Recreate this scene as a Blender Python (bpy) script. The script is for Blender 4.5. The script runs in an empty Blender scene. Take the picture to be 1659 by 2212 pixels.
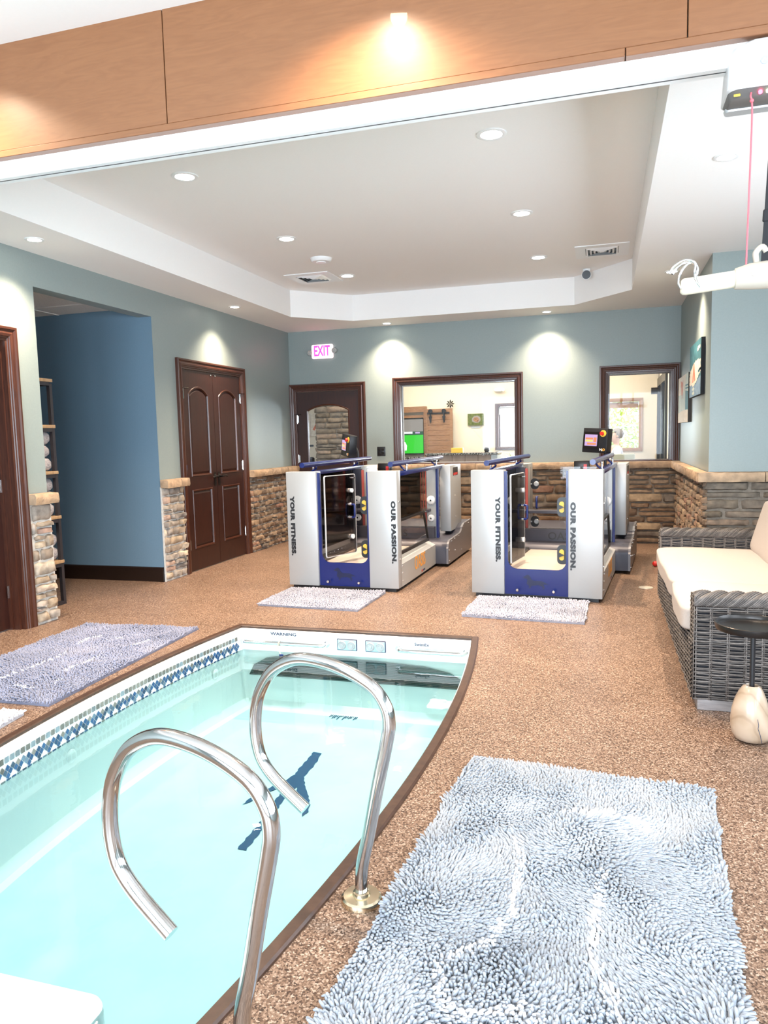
import bpy, bmesh, math, random
import numpy as np
from mathutils import Vector, Matrix

PI = math.pi
SC = bpy.context.scene
COL = SC.collection
random.seed(7)

# ------------------------------------------------------------------ materials
def principled(name, color, rough=0.5, metal=0.0, emis=None, estr=0.0, spec=0.5, coat=0.0):
    m = bpy.data.materials.new(name); m.use_nodes = True
    nt = m.node_tree; b = nt.nodes['Principled BSDF']
    b.inputs['Base Color'].default_value = (*color, 1)
    b.inputs['Roughness'].default_value = rough
    b.inputs['Metallic'].default_value = metal
    b.inputs['Specular IOR Level'].default_value = spec
    b.inputs['Coat Weight'].default_value = coat
    if emis:
        b.inputs['Emission Color'].default_value = (*emis, 1)
        b.inputs['Emission Strength'].default_value = estr
    return m

def N(m, t, **kw):
    n = m.node_tree.nodes.new(t)
    for k, v in kw.items():
        if k in n.inputs: n.inputs[k].default_value = v
        else: setattr(n, k, v)
    return n

def L(m, a, ai, b, bi):
    m.node_tree.links.new(a.outputs[ai], b.inputs[bi])

def ramp(m, stops):
    r = N(m, 'ShaderNodeValToRGB')
    e = r.color_ramp.elements
    while len(e) < len(stops): e.new(0.5)
    for el, (p, c) in zip(e, stops):
        el.position = p; el.color = (*c, 1)
    return r

def coords(m, scale=(1, 1, 1), kind='Object'):
    t = N(m, 'ShaderNodeTexCoord'); mp = N(m, 'ShaderNodeMapping')
    mp.inputs['Scale'].default_value = scale
    L(m, t, kind, mp, 'Vector'); return mp

def bump(m, src, out, strength, dist=0.01):
    b = N(m, 'ShaderNodeBump', Strength=strength, Distance=dist)
    L(m, src, out, b, 'Height'); L(m, b, 'Normal', m.node_tree.nodes['Principled BSDF'], 'Normal')

def noisy(name, stops, scale=(1, 1, 1), nscale=5.0, detail=4.0, rough=0.5, bumpst=0.0, bdist=0.005, metal=0.0, spec=0.5, coat=0.0):
    m = principled(name, (0.5, 0.5, 0.5), rough, metal, spec=spec, coat=coat)
    mp = coords(m, scale); n = N(m, 'ShaderNodeTexNoise', Scale=nscale, Detail=detail)
    L(m, mp, 'Vector', n, 'Vector'); r = ramp(m, stops); L(m, n, 'Fac', r, 'Fac')
    L(m, r, 'Color', m.node_tree.nodes['Principled BSDF'], 'Base Color')
    if bumpst: bump(m, n, 'Fac', bumpst, bdist)
    return m

def island(name, stops, rough=0.8, nscale=18.0, bumpst=0.6, bdist=0.01, mixf=0.45):
    m = principled(name, (0.5, 0.5, 0.5), rough)
    g = N(m, 'ShaderNodeNewGeometry'); r = ramp(m, stops); r.color_ramp.interpolation = 'LINEAR'
    L(m, g, 'Random Per Island', r, 'Fac')
    mp = coords(m); n = N(m, 'ShaderNodeTexNoise', Scale=nscale, Detail=7.0); L(m, mp, 'Vector', n, 'Vector')
    r2 = ramp(m, [(0.3, (0.55, 0.55, 0.55)), (0.7, (1.15, 1.12, 1.08))]); L(m, n, 'Fac', r2, 'Fac')
    mx = N(m, 'ShaderNodeMix', data_type='RGBA', blend_type='MULTIPLY'); mx.inputs[0].default_value = mixf + 0.4
    m.node_tree.links.new(r.outputs['Color'], mx.inputs[6]); m.node_tree.links.new(r2.outputs['Color'], mx.inputs[7])
    m.node_tree.links.new(mx.outputs[2], m.node_tree.nodes['Principled BSDF'].inputs['Base Color'])
    if bumpst: bump(m, n, 'Fac', bumpst, bdist)
    return m

def glassy(name, tint, ior=1.45, rough=0.0, bumpscale=None, bst=0.1):
    m = bpy.data.materials.new(name); m.use_nodes = True
    nt = m.node_tree; nt.nodes.remove(nt.nodes['Principled BSDF'])
    o = nt.nodes['Material Output']
    t = N(m, 'ShaderNodeBsdfTransparent'); t.inputs['Color'].default_value = (*tint, 1)
    g = N(m, 'ShaderNodeBsdfGlossy'); g.inputs['Roughness'].default_value = rough
    f = N(m, 'ShaderNodeFresnel', IOR=ior); mx = N(m, 'ShaderNodeMixShader')
    if bumpscale:
        mp = coords(m, (1, 1, 1)); n = N(m, 'ShaderNodeTexNoise', Scale=bumpscale, Detail=2.0)
        L(m, mp, 'Vector', n, 'Vector'); b = N(m, 'ShaderNodeBump', Strength=bst, Distance=0.02)
        L(m, n, 'Fac', b, 'Height'); L(m, b, 'Normal', g, 'Normal'); L(m, b, 'Normal', f, 'Normal')
    L(m, f, 'Fac', mx, 0); L(m, t, 'BSDF', mx, 1); L(m, g, 'BSDF', mx, 2); L(m, mx, 'Shader', o, 'Surface')
    return m

M = {}
M['wall'] = noisy('teal_wall_paint', [(0.3, (0.250, 0.296, 0.284)), (0.7, (0.264, 0.310, 0.298))], nscale=90, rough=0.42, bumpst=0.03, bdist=0.001)
M['hallwall'] = noisy('hall_paint_shaded_blue', [(0.3, (0.125, 0.205, 0.275)), (0.7, (0.132, 0.213, 0.285))], nscale=90, rough=0.6, bumpst=0.03, bdist=0.001)  # hall shade and bluish light put into the paint colour
M['ceil'] = noisy('ceiling_paint', [(0.3, (0.89, 0.875, 0.855)), (0.7, (0.90, 0.885, 0.865))], nscale=60, rough=0.85)
M['white'] = principled('white_enamel', (0.86, 0.87, 0.87), 0.3)
M['cream'] = noisy('cream_wall_paint', [(0.3, (0.72, 0.62, 0.48)), (0.7, (0.74, 0.64, 0.50))], nscale=60, rough=0.8)
def floor_mat():
    m = principled('speckled_brown_floor', (0.3, 0.2, 0.13), 0.36, spec=0.34)
    mp = coords(m); b = m.node_tree.nodes['Principled BSDF']
    n = N(m, 'ShaderNodeTexNoise', Scale=130.0, Detail=4.0, Roughness=0.75); L(m, mp, 'Vector', n, 'Vector')
    vo = N(m, 'ShaderNodeTexVoronoi', Scale=215.0); L(m, mp, 'Vector', vo, 'Vector'); sp_ = N(m, 'ShaderNodeSeparateColor'); L(m, vo, 'Color', sp_, 'Color')
    r = ramp(m, [(0.0, (0.035, 0.018, 0.012)), (0.22, (0.10, 0.056, 0.036)), (0.5, (0.195, 0.118, 0.078)), (0.8, (0.275, 0.180, 0.125)), (1.0, (0.47, 0.355, 0.275))]); L(m, sp_, 'Red', r, 'Fac')
    n2 = N(m, 'ShaderNodeTexNoise', Scale=2.2, Detail=3.0); L(m, mp, 'Vector', n2, 'Vector')
    r2 = ramp(m, [(0.3, (0.86, 0.86, 0.86)), (0.7, (1.06, 1.06, 1.06))]); L(m, n2, 'Fac', r2, 'Fac')
    mx = N(m, 'ShaderNodeMix', data_type='RGBA', blend_type='MULTIPLY'); mx.inputs[0].default_value = 1
    lk = m.node_tree.links
    lk.new(r.outputs['Color'], mx.inputs[6]); lk.new(r2.outputs['Color'], mx.inputs[7]); lk.new(mx.outputs[2], b.inputs['Base Color'])
    r3 = ramp(m, [(0.3, (0.34, 0.34, 0.34)), (0.75, (0.48, 0.48, 0.48))]); L(m, n, 'Fac', r3, 'Fac'); L(m, r3, 'Color', b, 'Roughness')
    bump(m, n, 'Fac', 0.03, 0.002)
    return m
M['floor'] = floor_mat()
M['stone'] = island('ledge_stone', [(0.0, (0.16, 0.105, 0.07)), (0.2, (0.30, 0.19, 0.115)), (0.4, (0.21, 0.15, 0.105)), (0.55, (0.36, 0.245, 0.155)), (0.7, (0.20, 0.165, 0.135)), (0.85, (0.42, 0.30, 0.19)), (1.0, (0.29, 0.155, 0.11))], rough=0.85)
M['stonedaylit'] = island('daylit_ledge_stone', [(0.0, (0.30, 0.24, 0.19)), (0.2, (0.46, 0.35, 0.24)), (0.4, (0.27, 0.245, 0.225)), (0.55, (0.52, 0.41, 0.29)), (0.7, (0.36, 0.31, 0.27)), (0.85, (0.56, 0.47, 0.36)), (1.0, (0.40, 0.25, 0.20))], rough=0.85)  # same ledge stone as above, daylight put into its lighter colours
M['stonegrey'] = island('grey_ledge_stone', [(0.0, (0.15, 0.115, 0.08)), (0.3, (0.22, 0.165, 0.115)), (0.6, (0.19, 0.155, 0.12)), (1.0, (0.29, 0.205, 0.145))], rough=0.85)
M['mortar'] = noisy('mortar', [(0.3, (0.19, 0.15, 0.115)), (0.7, (0.26, 0.215, 0.17))], nscale=40, rough=0.95, bumpst=0.3)
M['mortarlight'] = noisy('pale_mortar', [(0.3, (0.52, 0.49, 0.44)), (0.7, (0.66, 0.63, 0.58))], nscale=40, rough=0.95, bumpst=0.3)
M['cap'] = island('cap_stone', [(0.0, (0.42, 0.28, 0.175)), (0.5, (0.50, 0.35, 0.225)), (1.0, (0.38, 0.26, 0.17))], rough=0.8, nscale=14, bumpst=0.8, bdist=0.02)
def wood(name, dark, light, sc=(1, 1, 14), rough=0.35, dist=1.5, coat=0.2):
    m = principled(name, dark, rough, coat=coat)
    mp = coords(m, sc); n = N(m, 'ShaderNodeTexNoise', Scale=4.0, Detail=6.0, Distortion=dist); L(m, mp, 'Vector', n, 'Vector')
    r = ramp(m, [(0.3, dark), (0.7, light)]); L(m, n, 'Fac', r, 'Fac')
    L(m, r, 'Color', m.node_tree.nodes['Principled BSDF'], 'Base Color'); bump(m, n, 'Fac', 0.04, 0.002)
    return m
M['mahog'] = wood('mahogany', (0.020, 0.0042, 0.0022), (0.036, 0.008, 0.004), (14, 14, 1), 0.42, 1.5, 0.0)
M['trimwood'] = wood('mahogany_trim', (0.038, 0.0105, 0.0055), (0.078, 0.024, 0.012), (20, 20, 1.2), 0.34, 1.5, 0.08)
M['beam'] = wood('stained_plywood', (0.205, 0.084, 0.034), (0.238, 0.102, 0.042), (1.2, 6, 9), 0.36, 2.2, 0.15)
M['beamedge'] = wood('stained_edge_strip', (0.16, 0.062, 0.028), (0.24, 0.105, 0.05), (1.2, 6, 20), 0.4)
M['steel'] = principled('polished_steel', (0.60, 0.59, 0.58), 0.10, 1.0)
M['chrome'] = principled('chrome', (0.85, 0.85, 0.85), 0.06, 1.0)
M['brass'] = principled('warm_steel_flange', (0.82, 0.70, 0.50), 0.16, 1.0)
M['black'] = principled('black_paint', (0.012, 0.012, 0.014), 0.35)
M['blackmetal'] = principled('dark_bronze_metal', (0.03, 0.026, 0.024), 0.3, 0.7)
M['silver'] = noisy('silver_powder_coat', [(0.4, (0.40, 0.405, 0.405)), (0.6, (0.435, 0.44, 0.44))], nscale=900, detail=1, rough=0.38, metal=0.25)
M['blue'] = principled('royal_blue_gloss', (0.004, 0.013, 0.115), 0.25, coat=0.1)
M['navy'] = principled('navy_decal', (0.004, 0.008, 0.045), 0.35)
M['moduledark'] = noisy('charcoal_powder_coat', [(0.4, (0.045, 0.045, 0.062)), (0.6, (0.065, 0.062, 0.078))], nscale=600, detail=1, rough=0.42, metal=0.2)
M['moduleside'] = noisy('pewter_powder_coat', [(0.4, (0.17, 0.165, 0.175)), (0.6, (0.20, 0.19, 0.20))], nscale=600, detail=1, rough=0.4, metal=0.3)
M['belt'] = noisy('pale_treadmill_belt', [(0.3, (0.40, 0.33, 0.285)), (0.7, (0.47, 0.40, 0.35))], (1, 30, 1), 3, rough=0.6)
M['acryl'] = glassy('clear_acrylic', (0.955, 0.95, 0.945), 1.30, 0.02)
M['tint'] = glassy('smoked_acrylic', (0.84, 0.79, 0.78), 1.30, 0.03)
M['pane'] = glassy('window_glass', (0.95, 0.96, 0.95), 1.28, 0.0)
M['edge'] = principled('acrylic_edge', (0.72, 0.70, 0.68), 0.2)
M['red'] = principled('red_plastic', (0.60, 0.025, 0.02), 0.35)
M['redstrip'] = principled('red_gasket', (0.50, 0.10, 0.08), 0.5)
M['yellow'] = principled('yellow_plastic', (0.75, 0.48, 0.06), 0.4)
M['orange'] = principled('orange_decal', (0.82, 0.36, 0.06), 0.4)
M['screen'] = None
M['gelcoat'] = principled('pool_gelcoat', (0.86, 0.89, 0.89), 0.22)
M['poolfloor'] = noisy('pool_floor_gelcoat', [(0.3, (0.54, 0.68, 0.745)), (0.7, (0.60, 0.725, 0.78))], nscale=5, detail=5, rough=0.4)
M['coping'] = noisy('brown_coping', [(0.3, (0.045, 0.022, 0.014)), (0.7, (0.075, 0.038, 0.024))], nscale=30, rough=0.35)
M['water'] = glassy('pool_water', (0.70, 0.93, 0.99), 1.33, 0.0, 9.0, 0.035)
M['mosaicblue'] = island('blue_mosaic', [(0.0, (0.012, 0.055, 0.16)), (0.4, (0.03, 0.10, 0.24)), (0.7, (0.01, 0.035, 0.085)), (1.0, (0.16, 0.25, 0.34))], 0.2, 30, 0, 0, 0.1)
M['mosaicgrey'] = island('grey_mosaic', [(0.0, (0.15, 0.145, 0.13)), (0.4, (0.26, 0.25, 0.225)), (0.7, (0.11, 0.105, 0.095)), (1.0, (0.25, 0.33, 0.38))], 0.2, 30, 0, 0, 0.1)
M['poolmark'] = principled('navy_floor_marking', (0.0, 0.045, 0.13), 0.6)
M['grille'] = noisy('dark_grille', [(0.3, (0.02, 0.06, 0.055)), (0.7, (0.05, 0.11, 0.10))], (1, 1, 60), 3, rough=0.5)
M['shagcol'] = None
M['cushion'] = noisy('cream_fabric', [(0.3, (0.43, 0.375, 0.34)), (0.7, (0.48, 0.42, 0.38))], nscale=220, detail=3, rough=0.95, bumpst=0.25, bdist=0.002)
M['wicker'] = island('grey_wicker', [(0.0, (0.065, 0.056, 0.052)), (0.5, (0.115, 0.10, 0.093)), (1.0, (0.18, 0.16, 0.148))], 0.6, 60, 0.2, 0.003)
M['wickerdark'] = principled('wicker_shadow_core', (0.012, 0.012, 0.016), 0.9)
M['legwood'] = wood('grey_leg_wood', (0.22, 0.19, 0.18), (0.33, 0.29, 0.27), (2, 2, 12), 0.6)
def marble():
    m = principled('sandstone_marble', (0.6, 0.5, 0.4), 0.28, coat=0.3)
    mp = coords(m, (1, 1, 1)); w = N(m, 'ShaderNodeTexWave', Scale=5.0, Distortion=3.5, Detail=3.0)
    w.inputs['Detail Scale'].default_value = 1.2; w.bands_direction = 'DIAGONAL'
    L(m, mp, 'Vector', w, 'Vector')
    r = ramp(m, [(0.0, (0.34, 0.24, 0.16)), (0.06, (0.40, 0.29, 0.20)), (0.5, (0.43, 0.32, 0.225)), (1.0, (0.48, 0.365, 0.27))]); L(m, w, 'Fac', r, 'Fac')
    L(m, r, 'Color', m.node_tree.nodes['Principled BSDF'], 'Base Color'); return m
M['marble'] = marble()
M['towel'] = noisy('grey_terry_towel', [(0.3, (0.33, 0.30, 0.31)), (0.7, (0.52, 0.48, 0.48))], nscale=70, detail=3, rough=1.0, bumpst=0.35, bdist=0.006)
M['shelfwood'] = wood('oak_board', (0.36, 0.22, 0.11), (0.50, 0.33, 0.18), (1, 14, 1), 0.5)
M['darksteel'] = principled('dark_steel_frame', (0.045, 0.042, 0.05), 0.4, 0.4)
M['lamp'] = principled('lamp_lens', (1, 1, 1), 0.5, emis=(1.0, 0.93, 0.80), estr=14.0)
M['exitface'] = principled('exit_sign_face', (0.9, 0.8, 0.8), 0.4, emis=(1.0, 0.75, 0.78), estr=0.35)
M['exitred'] = principled('exit_letters', (0.9, 0.02, 0.12), 0.4, emis=(1.0, 0.02, 0.16), estr=1.6)
M['plasticcream'] = principled('ivory_plastic', (0.47, 0.43, 0.36), 0.4)
M['barcream'] = principled('cream_tube', (0.70, 0.68, 0.55), 0.3)
M['motorwhite'] = principled('hoist_white', (0.62, 0.61, 0.60), 0.35)
M['plasticgrey'] = principled('grey_plastic', (0.13, 0.125, 0.12), 0.45)
M['pinkcord'] = principled('pink_cord', (0.75, 0.13, 0.16), 0.7)
M['baseboard'] = principled('dark_baseboard', (0.014, 0.007, 0.005), 0.3)
M['tile'] = noisy('ceiling_tile', [(0.3, (0.62, 0.60, 0.58)), (0.7, (0.74, 0.72, 0.69))], nscale=120, rough=0.95)
M['gridwhite'] = principled('ceiling_grid', (0.72, 0.68, 0.64), 0.6)
M['barnwood'] = wood('barn_wood', (0.20, 0.095, 0.045), (0.34, 0.18, 0.09), (2, 2, 14), 0.6)
M['darkmarble'] = noisy('dark_granite', [(0.45, (0.02, 0.018, 0.016)), (0.62, (0.45, 0.42, 0.38))], nscale=60, rough=0.15)
M['greyCab'] = noisy('grey_cabinet', [(0.3, (0.30, 0.22, 0.18)), (0.7, (0.38, 0.28, 0.23))], (6, 6, 1), 4, rough=0.5)
M['leaf'] = noisy('sunlit_foliage', [(0.3, (0.12, 0.20, 0.02)), (0.6, (0.36, 0.46, 0.07)), (0.8, (0.60, 0.68, 0.22))], nscale=6, rough=0.8)
M['skin'] = principled('skin', (0.55, 0.34, 0.25), 0.5)
M['shirt'] = principled('white_shirt', (0.75, 0.75, 0.82), 0.8)
M['hair'] = principled('grey_hair', (0.25, 0.22, 0.2), 0.7)
M['textgrey'] = principled('printed_grey', (0.35, 0.38, 0.55), 0.6)
M['textdark'] = principled('printed_dark', (0.03, 0.05, 0.10), 0.6)
M['paleaqua'] = principled('pale_aqua_plate', (0.38, 0.52, 0.56), 0.25)
M['strap'] = principled('black_webbing', (0.01, 0.01, 0.012), 0.8)
M['teal'] = noisy('teal_canvas', [(0.3, (0.015, 0.09, 0.12)), (0.7, (0.05, 0.20, 0.24))], nscale=12, rough=0.7)
M['canvasblue'] = noisy('blue_canvas', [(0.3, (0.10, 0.19, 0.30)), (0.7, (0.22, 0.32, 0.42))], nscale=18, rough=0.7)
M['canvascream'] = noisy('cream_canvas_paint', [(0.3, (0.62, 0.52, 0.40)), (0.7, (0.78, 0.70, 0.58))], nscale=25, rough=0.7)
M['canvasgreen'] = noisy('pale_green_canvas', [(0.3, (0.42, 0.48, 0.42)), (0.7, (0.58, 0.62, 0.54))], nscale=14, rough=0.7)
M['coral'] = principled('coral_paint', (0.62, 0.19, 0.11), 0.7)
M['grass'] = noisy('painted_grass', [(0.3, (0.05, 0.07, 0.015)), (0.7, (0.15, 0.17, 0.05))], nscale=30, rough=0.7)
M['tvgreen'] = principled('tv_grass', (0, 0, 0), 0.3, emis=(0.04, 0.50, 0.035), estr=.5)
M['tvdark'] = principled('tv_trees', (0, 0, 0), 0.3, emis=(0.02, 0.05, 0.03), estr=0.8)
M['tvsky'] = principled('tv_sky', (0, 0, 0), 0.3, emis=(0.30, 0.27, 0.24), estr=0.4)
M['tvwhite'] = principled('tv_white', (0, 0, 0), 0.3, emis=(0.8, 0.85, 0.8), estr=1.0)
M['dispA'] = principled('display_lilac', (0, 0, 0), 0.3, emis=(0.72, 0.50, 0.85), estr=0.34)
M['dispB'] = principled('display_orange', (0, 0, 0), 0.3, emis=(0.95, 0.36, 0.16), estr=0.34)
M['dispC'] = principled('display_yellow', (0, 0, 0), 0.3, emis=(0.95, 0.85, 0.25), estr=0.34)
M['greychair'] = principled('olive_grey_plastic', (0.36, 0.36, 0.28), 0.5)
def attr_mat(name, rough=0.9):
    m = principled(name, (0.5, 0.5, 0.5), rough)
    a = N(m, 'ShaderNodeAttribute', attribute_name='tuft'); L(m, a, 'Color', m.node_tree.nodes['Principled BSDF'], 'Base Color')
    m.node_tree.nodes['Principled BSDF'].inputs['Sheen Weight'].default_value = 0.25
    return m
M['shag'] = attr_mat('shag_chenille')

# ------------------------------------------------------------------ mesh helpers
def place(o, parent):
    COL.objects.link(o)
    if parent is not None: o.parent = parent
    return o

def obj(name, bm, mat, parent=None, smooth=None, loc=None, normals=True):
    if normals: bmesh.ops.recalc_face_normals(bm, faces=bm.faces)
    me = bpy.data.meshes.new(name); bm.to_mesh(me); bm.free()
    for m in (mat if isinstance(mat, (list, tuple)) else [mat]): me.materials.append(m)
    o = bpy.data.objects.new(name, me); place(o, parent)
    if loc is not None: o.location = loc
    if smooth is not None:
        for p in me.polygons: p.use_smooth = True
        if smooth < 3.1: me.set_sharp_from_angle(angle=smooth)
    return o

def thing(name, label, cat, loc=(0, 0, 0), rz=0.0, group=None):
    o = bpy.data.objects.new(name, None); COL.objects.link(o)
    o.empty_display_size = 0.1
    o.location = loc; o.rotation_euler = (0, 0, rz); o['label'] = label; o['category'] = cat
    if group: o['group'] = group
    return o

def tag(o, label, cat, group=None):
    o['label'] = label; o['category'] = cat
    if group: o['group'] = group
    return o

def struct(o, label=None):
    o['kind'] = 'structure'
    if label: o['label'] = label
    return o

def BM(): return bmesh.new()

def box(bm, x0, x1, y0, y1, z0, z1, bev=0.0, seg=2, mi=0, rot=None, M4=None):
    r = bmesh.ops.create_cube(bm, size=1.0)
    vs = r['verts']
    for v in vs:
        v.co = Vector(((x0 + x1) / 2 + v.co.x * (x1 - x0), (y0 + y1) / 2 + v.co.y * (y1 - y0), (z0 + z1) / 2 + v.co.z * (z1 - z0)))
    fs = set(f for v in vs for f in v.link_faces)
    if bev > 0:
        es = list(set(e for v in vs for e in v.link_edges))
        rr = bmesh.ops.bevel(bm, geom=es, offset=bev, segments=seg, affect='EDGES', profile=0.5)
        fs = set(rr['faces']) | set(f for f in fs if f.is_valid)
        vs = list(set(v for f in fs for v in f.verts))
    for f in fs:
        if f.is_valid: f.material_index = mi
    if M4 is not None: bmesh.ops.transform(bm, matrix=M4, verts=vs)
    return vs

def bxo(name, x0, x1, y0, y1, z0, z1, mat, parent=None, bev=0.0, seg=2):
    bm = BM(); box(bm, x0, x1, y0, y1, z0, z1, bev, seg)
    return obj(name, bm, mat, parent, smooth=0.6 if bev else None)

def frame_at(p, d):
    d = Vector(d).normalized()
    a = Vector((0, 0, 1)) if abs(d.z) < 0.9 else Vector((1, 0, 0))
    u = d.cross(a).normalized(); return u, d.cross(u).normalized()

def tube(bm, pts, r, n=12, cap=True, mi=0, rs=None):
    pts = [Vector(p) for p in pts]
    rings = []; u = None
    for i, p in enumerate(pts):
        d = (pts[min(i + 1, len(pts) - 1)] - pts[max(i - 1, 0)]).normalized()
        if u is None: u, w = frame_at(p, d)
        else:
            u = (u - d * u.dot(d)).normalized(); w = d.cross(u)
        rr = rs[i] if rs else r
        rings.append([bm.verts.new(p + u * math.cos(2 * PI * k / n) * rr + w * math.sin(2 * PI * k / n) * rr) for k in range(n)])
    for a, b in zip(rings, rings[1:]):
        for k in range(n):
            f = bm.faces.new((a[k], a[(k + 1) % n], b[(k + 1) % n], b[k])); f.material_index = mi
    if cap:
        for rg, s in ((rings[0], -1), (rings[-1], 1)):
            f = bm.faces.new(rg if s > 0 else rg[::-1]); f.material_index = mi
    return rings

def cyl(bm, c, r, h, axis='z', n=24, r2=None, mi=0):
    ax = {'x': Vector((1, 0, 0)), 'y': Vector((0, 1, 0)), 'z': Vector((0, 0, 1))}[axis] if isinstance(axis, str) else Vector(axis).normalized()
    c = Vector(c); tube(bm, [c, c + ax * h], r, n, True, mi, [r, r if r2 is None else r2])

def lathe(bm, prof, c=(0, 0, 0), n=32, mi=0, M4=None):
    vs = []; rings = []
    for r, z in prof:
        if r < 1e-6: ring = [bm.verts.new(Vector(c) + Vector((0, 0, z)))]
        else: ring = [bm.verts.new(Vector(c) + Vector((r * math.cos(2 * PI * k / n), r * math.sin(2 * PI * k / n), z))) for k in range(n)]
        rings.append(ring); vs += ring
    for a, b in zip(rings, rings[1:]):
        for k in range(n):
            q = []
            for v in (a[k % len(a)], a[(k + 1) % len(a)], b[(k + 1) % len(b)], b[k % len(b)]):
                if v not in q: q.append(v)
            if len(q) > 2:
                f = bm.faces.new(q); f.material_index = mi
    if M4 is not None: bmesh.ops.transform(bm, matrix=M4, verts=vs)
    return vs

def smoothpath(pts, sub=6):
    pts = [Vector(p) for p in pts]; out = []
    P = [pts[0] * 2 - pts[1]] + pts + [pts[-1] * 2 - pts[-2]]
    for i in range(1, len(P) - 2):
        a, b, c, d = P[i - 1:i + 3]
        for k in range(sub):
            t = k / sub
            out.append(0.5 * ((2 * b) + (c - a) * t + (2 * a - 5 * b + 4 * c - d) * t * t + (3 * b - a - 3 * c + d) * t ** 3))
    out.append(pts[-1]); return out

def roundpath(pts, r, seg=8):
    pts = [Vector(p) for p in pts]; out = [pts[0]]
    for a, b, c in zip(pts, pts[1:], pts[2:]):
        u = (a - b); w = (c - b); ang = u.angle(w); t = min(r / math.tan(ang / 2), u.length * .49, w.length * .49)
        p0 = b + u.normalized() * t; p1 = b + w.normalized() * t
        for k in range(seg + 1):
            s = k / seg; out.append((1 - s) ** 2 * p0 + 2 * s * (1 - s) * b + s * s * p1)
    out.append(pts[-1]); return out

def mapper(o, u, v, n=None):
    o, u, v = Vector(o), Vector(u), Vector(v); n = Vector(n) if n is not None else u.cross(v)
    return lambda a, b, c=0.0: o + u * a + v * b + n * c

def plate(bm, fn, outer, holes, t, mi=0):
    """flat plate in a plane (fn maps a,b,c), outline with holes, thickness t along c"""
    loops = [outer] + list(holes); edges = []
    allv = []
    for lp in loops:
        vs = [bm.verts.new(fn(a, b, 0)) for a, b in lp]; allv.append(vs)
        for i in range(len(vs)): edges.append(bm.edges.new((vs[i], vs[(i + 1) % len(vs)])))
    nn = (fn(0, 0, 1) - fn(0, 0, 0)).normalized()
    r = bmesh.ops.triangle_fill(bm, use_beauty=True, use_dissolve=False, edges=edges, normal=nn)
    fs = [g for g in r['geom'] if isinstance(g, bmesh.types.BMFace)]
    for f in fs: f.material_index = mi
    if t:
        ex = bmesh.ops.extrude_face_region(bm, geom=fs)
        d = fn(0, 0, t) - fn(0, 0, 0)
        bmesh.ops.translate(bm, vec=d, verts=[g for g in ex['geom'] if isinstance(g, bmesh.types.BMVert)])
        for g in ex['geom']:
            if isinstance(g, bmesh.types.BMFace): g.material_index = mi
    return fs

def rect(a0, a1, b0, b1): return [(a0, b0), (a1, b0), (a1, b1), (a0, b1)]
def rrect(a0, a1, b0, b1, r, n=6):
    out = []
    for cx, cy, s in ((a1 - r, b0 + r, -PI / 2), (a1 - r, b1 - r, 0), (a0 + r, b1 - r, PI / 2), (a0 + r, b0 + r, PI)):
        for k in range(n + 1):
            t = s + PI / 2 * k / n; out.append((cx + r * math.cos(t), cy + r * math.sin(t)))
    return out
def archtop(a0, a1, b0, b1, rise, n=12):
    out = [(a0, b0), (a1, b0)]
    w = (a1 - a0) / 2; cx = (a0 + a1) / 2
    R = (w * w + rise * rise) / (2 * rise); th = math.asin(min(1, w / R)); cy = b1 - R
    for k in range(n + 1):
        t = th - 2 * th * k / n; out.append((cx + R * math.sin(t), cy + R * math.cos(t)))
    return out
def offset_poly(p, d):
    n = len(p); out = []
    for i in range(n):
        a, b, c = Vector(p[i - 1]), Vector(p[i]), Vector(p[(i + 1) % n])
        e1 = (b - a).normalized(); e2 = (c - b).normalized()
        n1 = Vector((-e1.y, e1.x)); n2 = Vector((-e2.y, e2.x)); m = (n1 + n2)
        m = m / max(0.3, m.length_squared / 2) / 1.0 if m.length > 1e-6 else n1
        out.append(tuple(b + m * d))
    return out

def raised_panel(bm, fn, poly, depth, h, mi=0):
    """bevelled raised panel following an outline, sitting from depth, h high"""
    rings = []
    for d, c in ((0, depth), (0.012, depth + h * 0.25), (0.03, depth + h), ):
        rings.append([bm.verts.new(fn(a, b, c)) for a, b in offset_poly(poly, d)])
    n = len(poly)
    for A, B in zip(rings, rings[1:]):
        for k in range(n): bm.faces.new((A[k], A[(k + 1) % n], B[(k + 1) % n], B[k]))
    bm.faces.new(rings[-1])

def casing(bm, fn, a0, a1, b0, b1, prof, closed):
    """moulded casing round an opening; prof = (offset outwards, height off the wall)"""
    cols = []
    for off, h in prof:
        if closed: c = [(a0 - off, b0 - off), (a0 - off, b1 + off), (a1 + off, b1 + off), (a1 + off, b0 - off)]
        else: c = [(a0 - off, b0), (a0 - off, b1 + off), (a1 + off, b1 + off), (a1 + off, b0)]
        cols.append([bm.verts.new(fn(a, b, h)) for a, b in c])
    m = 4 if closed else 3
    for A, B in zip(cols, cols[1:]):
        for k in range(m): bm.faces.new((A[k], A[(k + 1) % 4], B[(k + 1) % 4], B[k]))
PROF = [(-0.004, -0.10), (-0.004, 0.012), (0.012, 0.014), (0.016, 0.020), (0.026, 0.021), (0.030, 0.027), (0.046, 0.031), (0.058, 0.027), (0.066, 0.029), (0.078, 0.036), (0.092, 0.036), (0.096, 0.030), (0.096, 0.0)]

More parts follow.
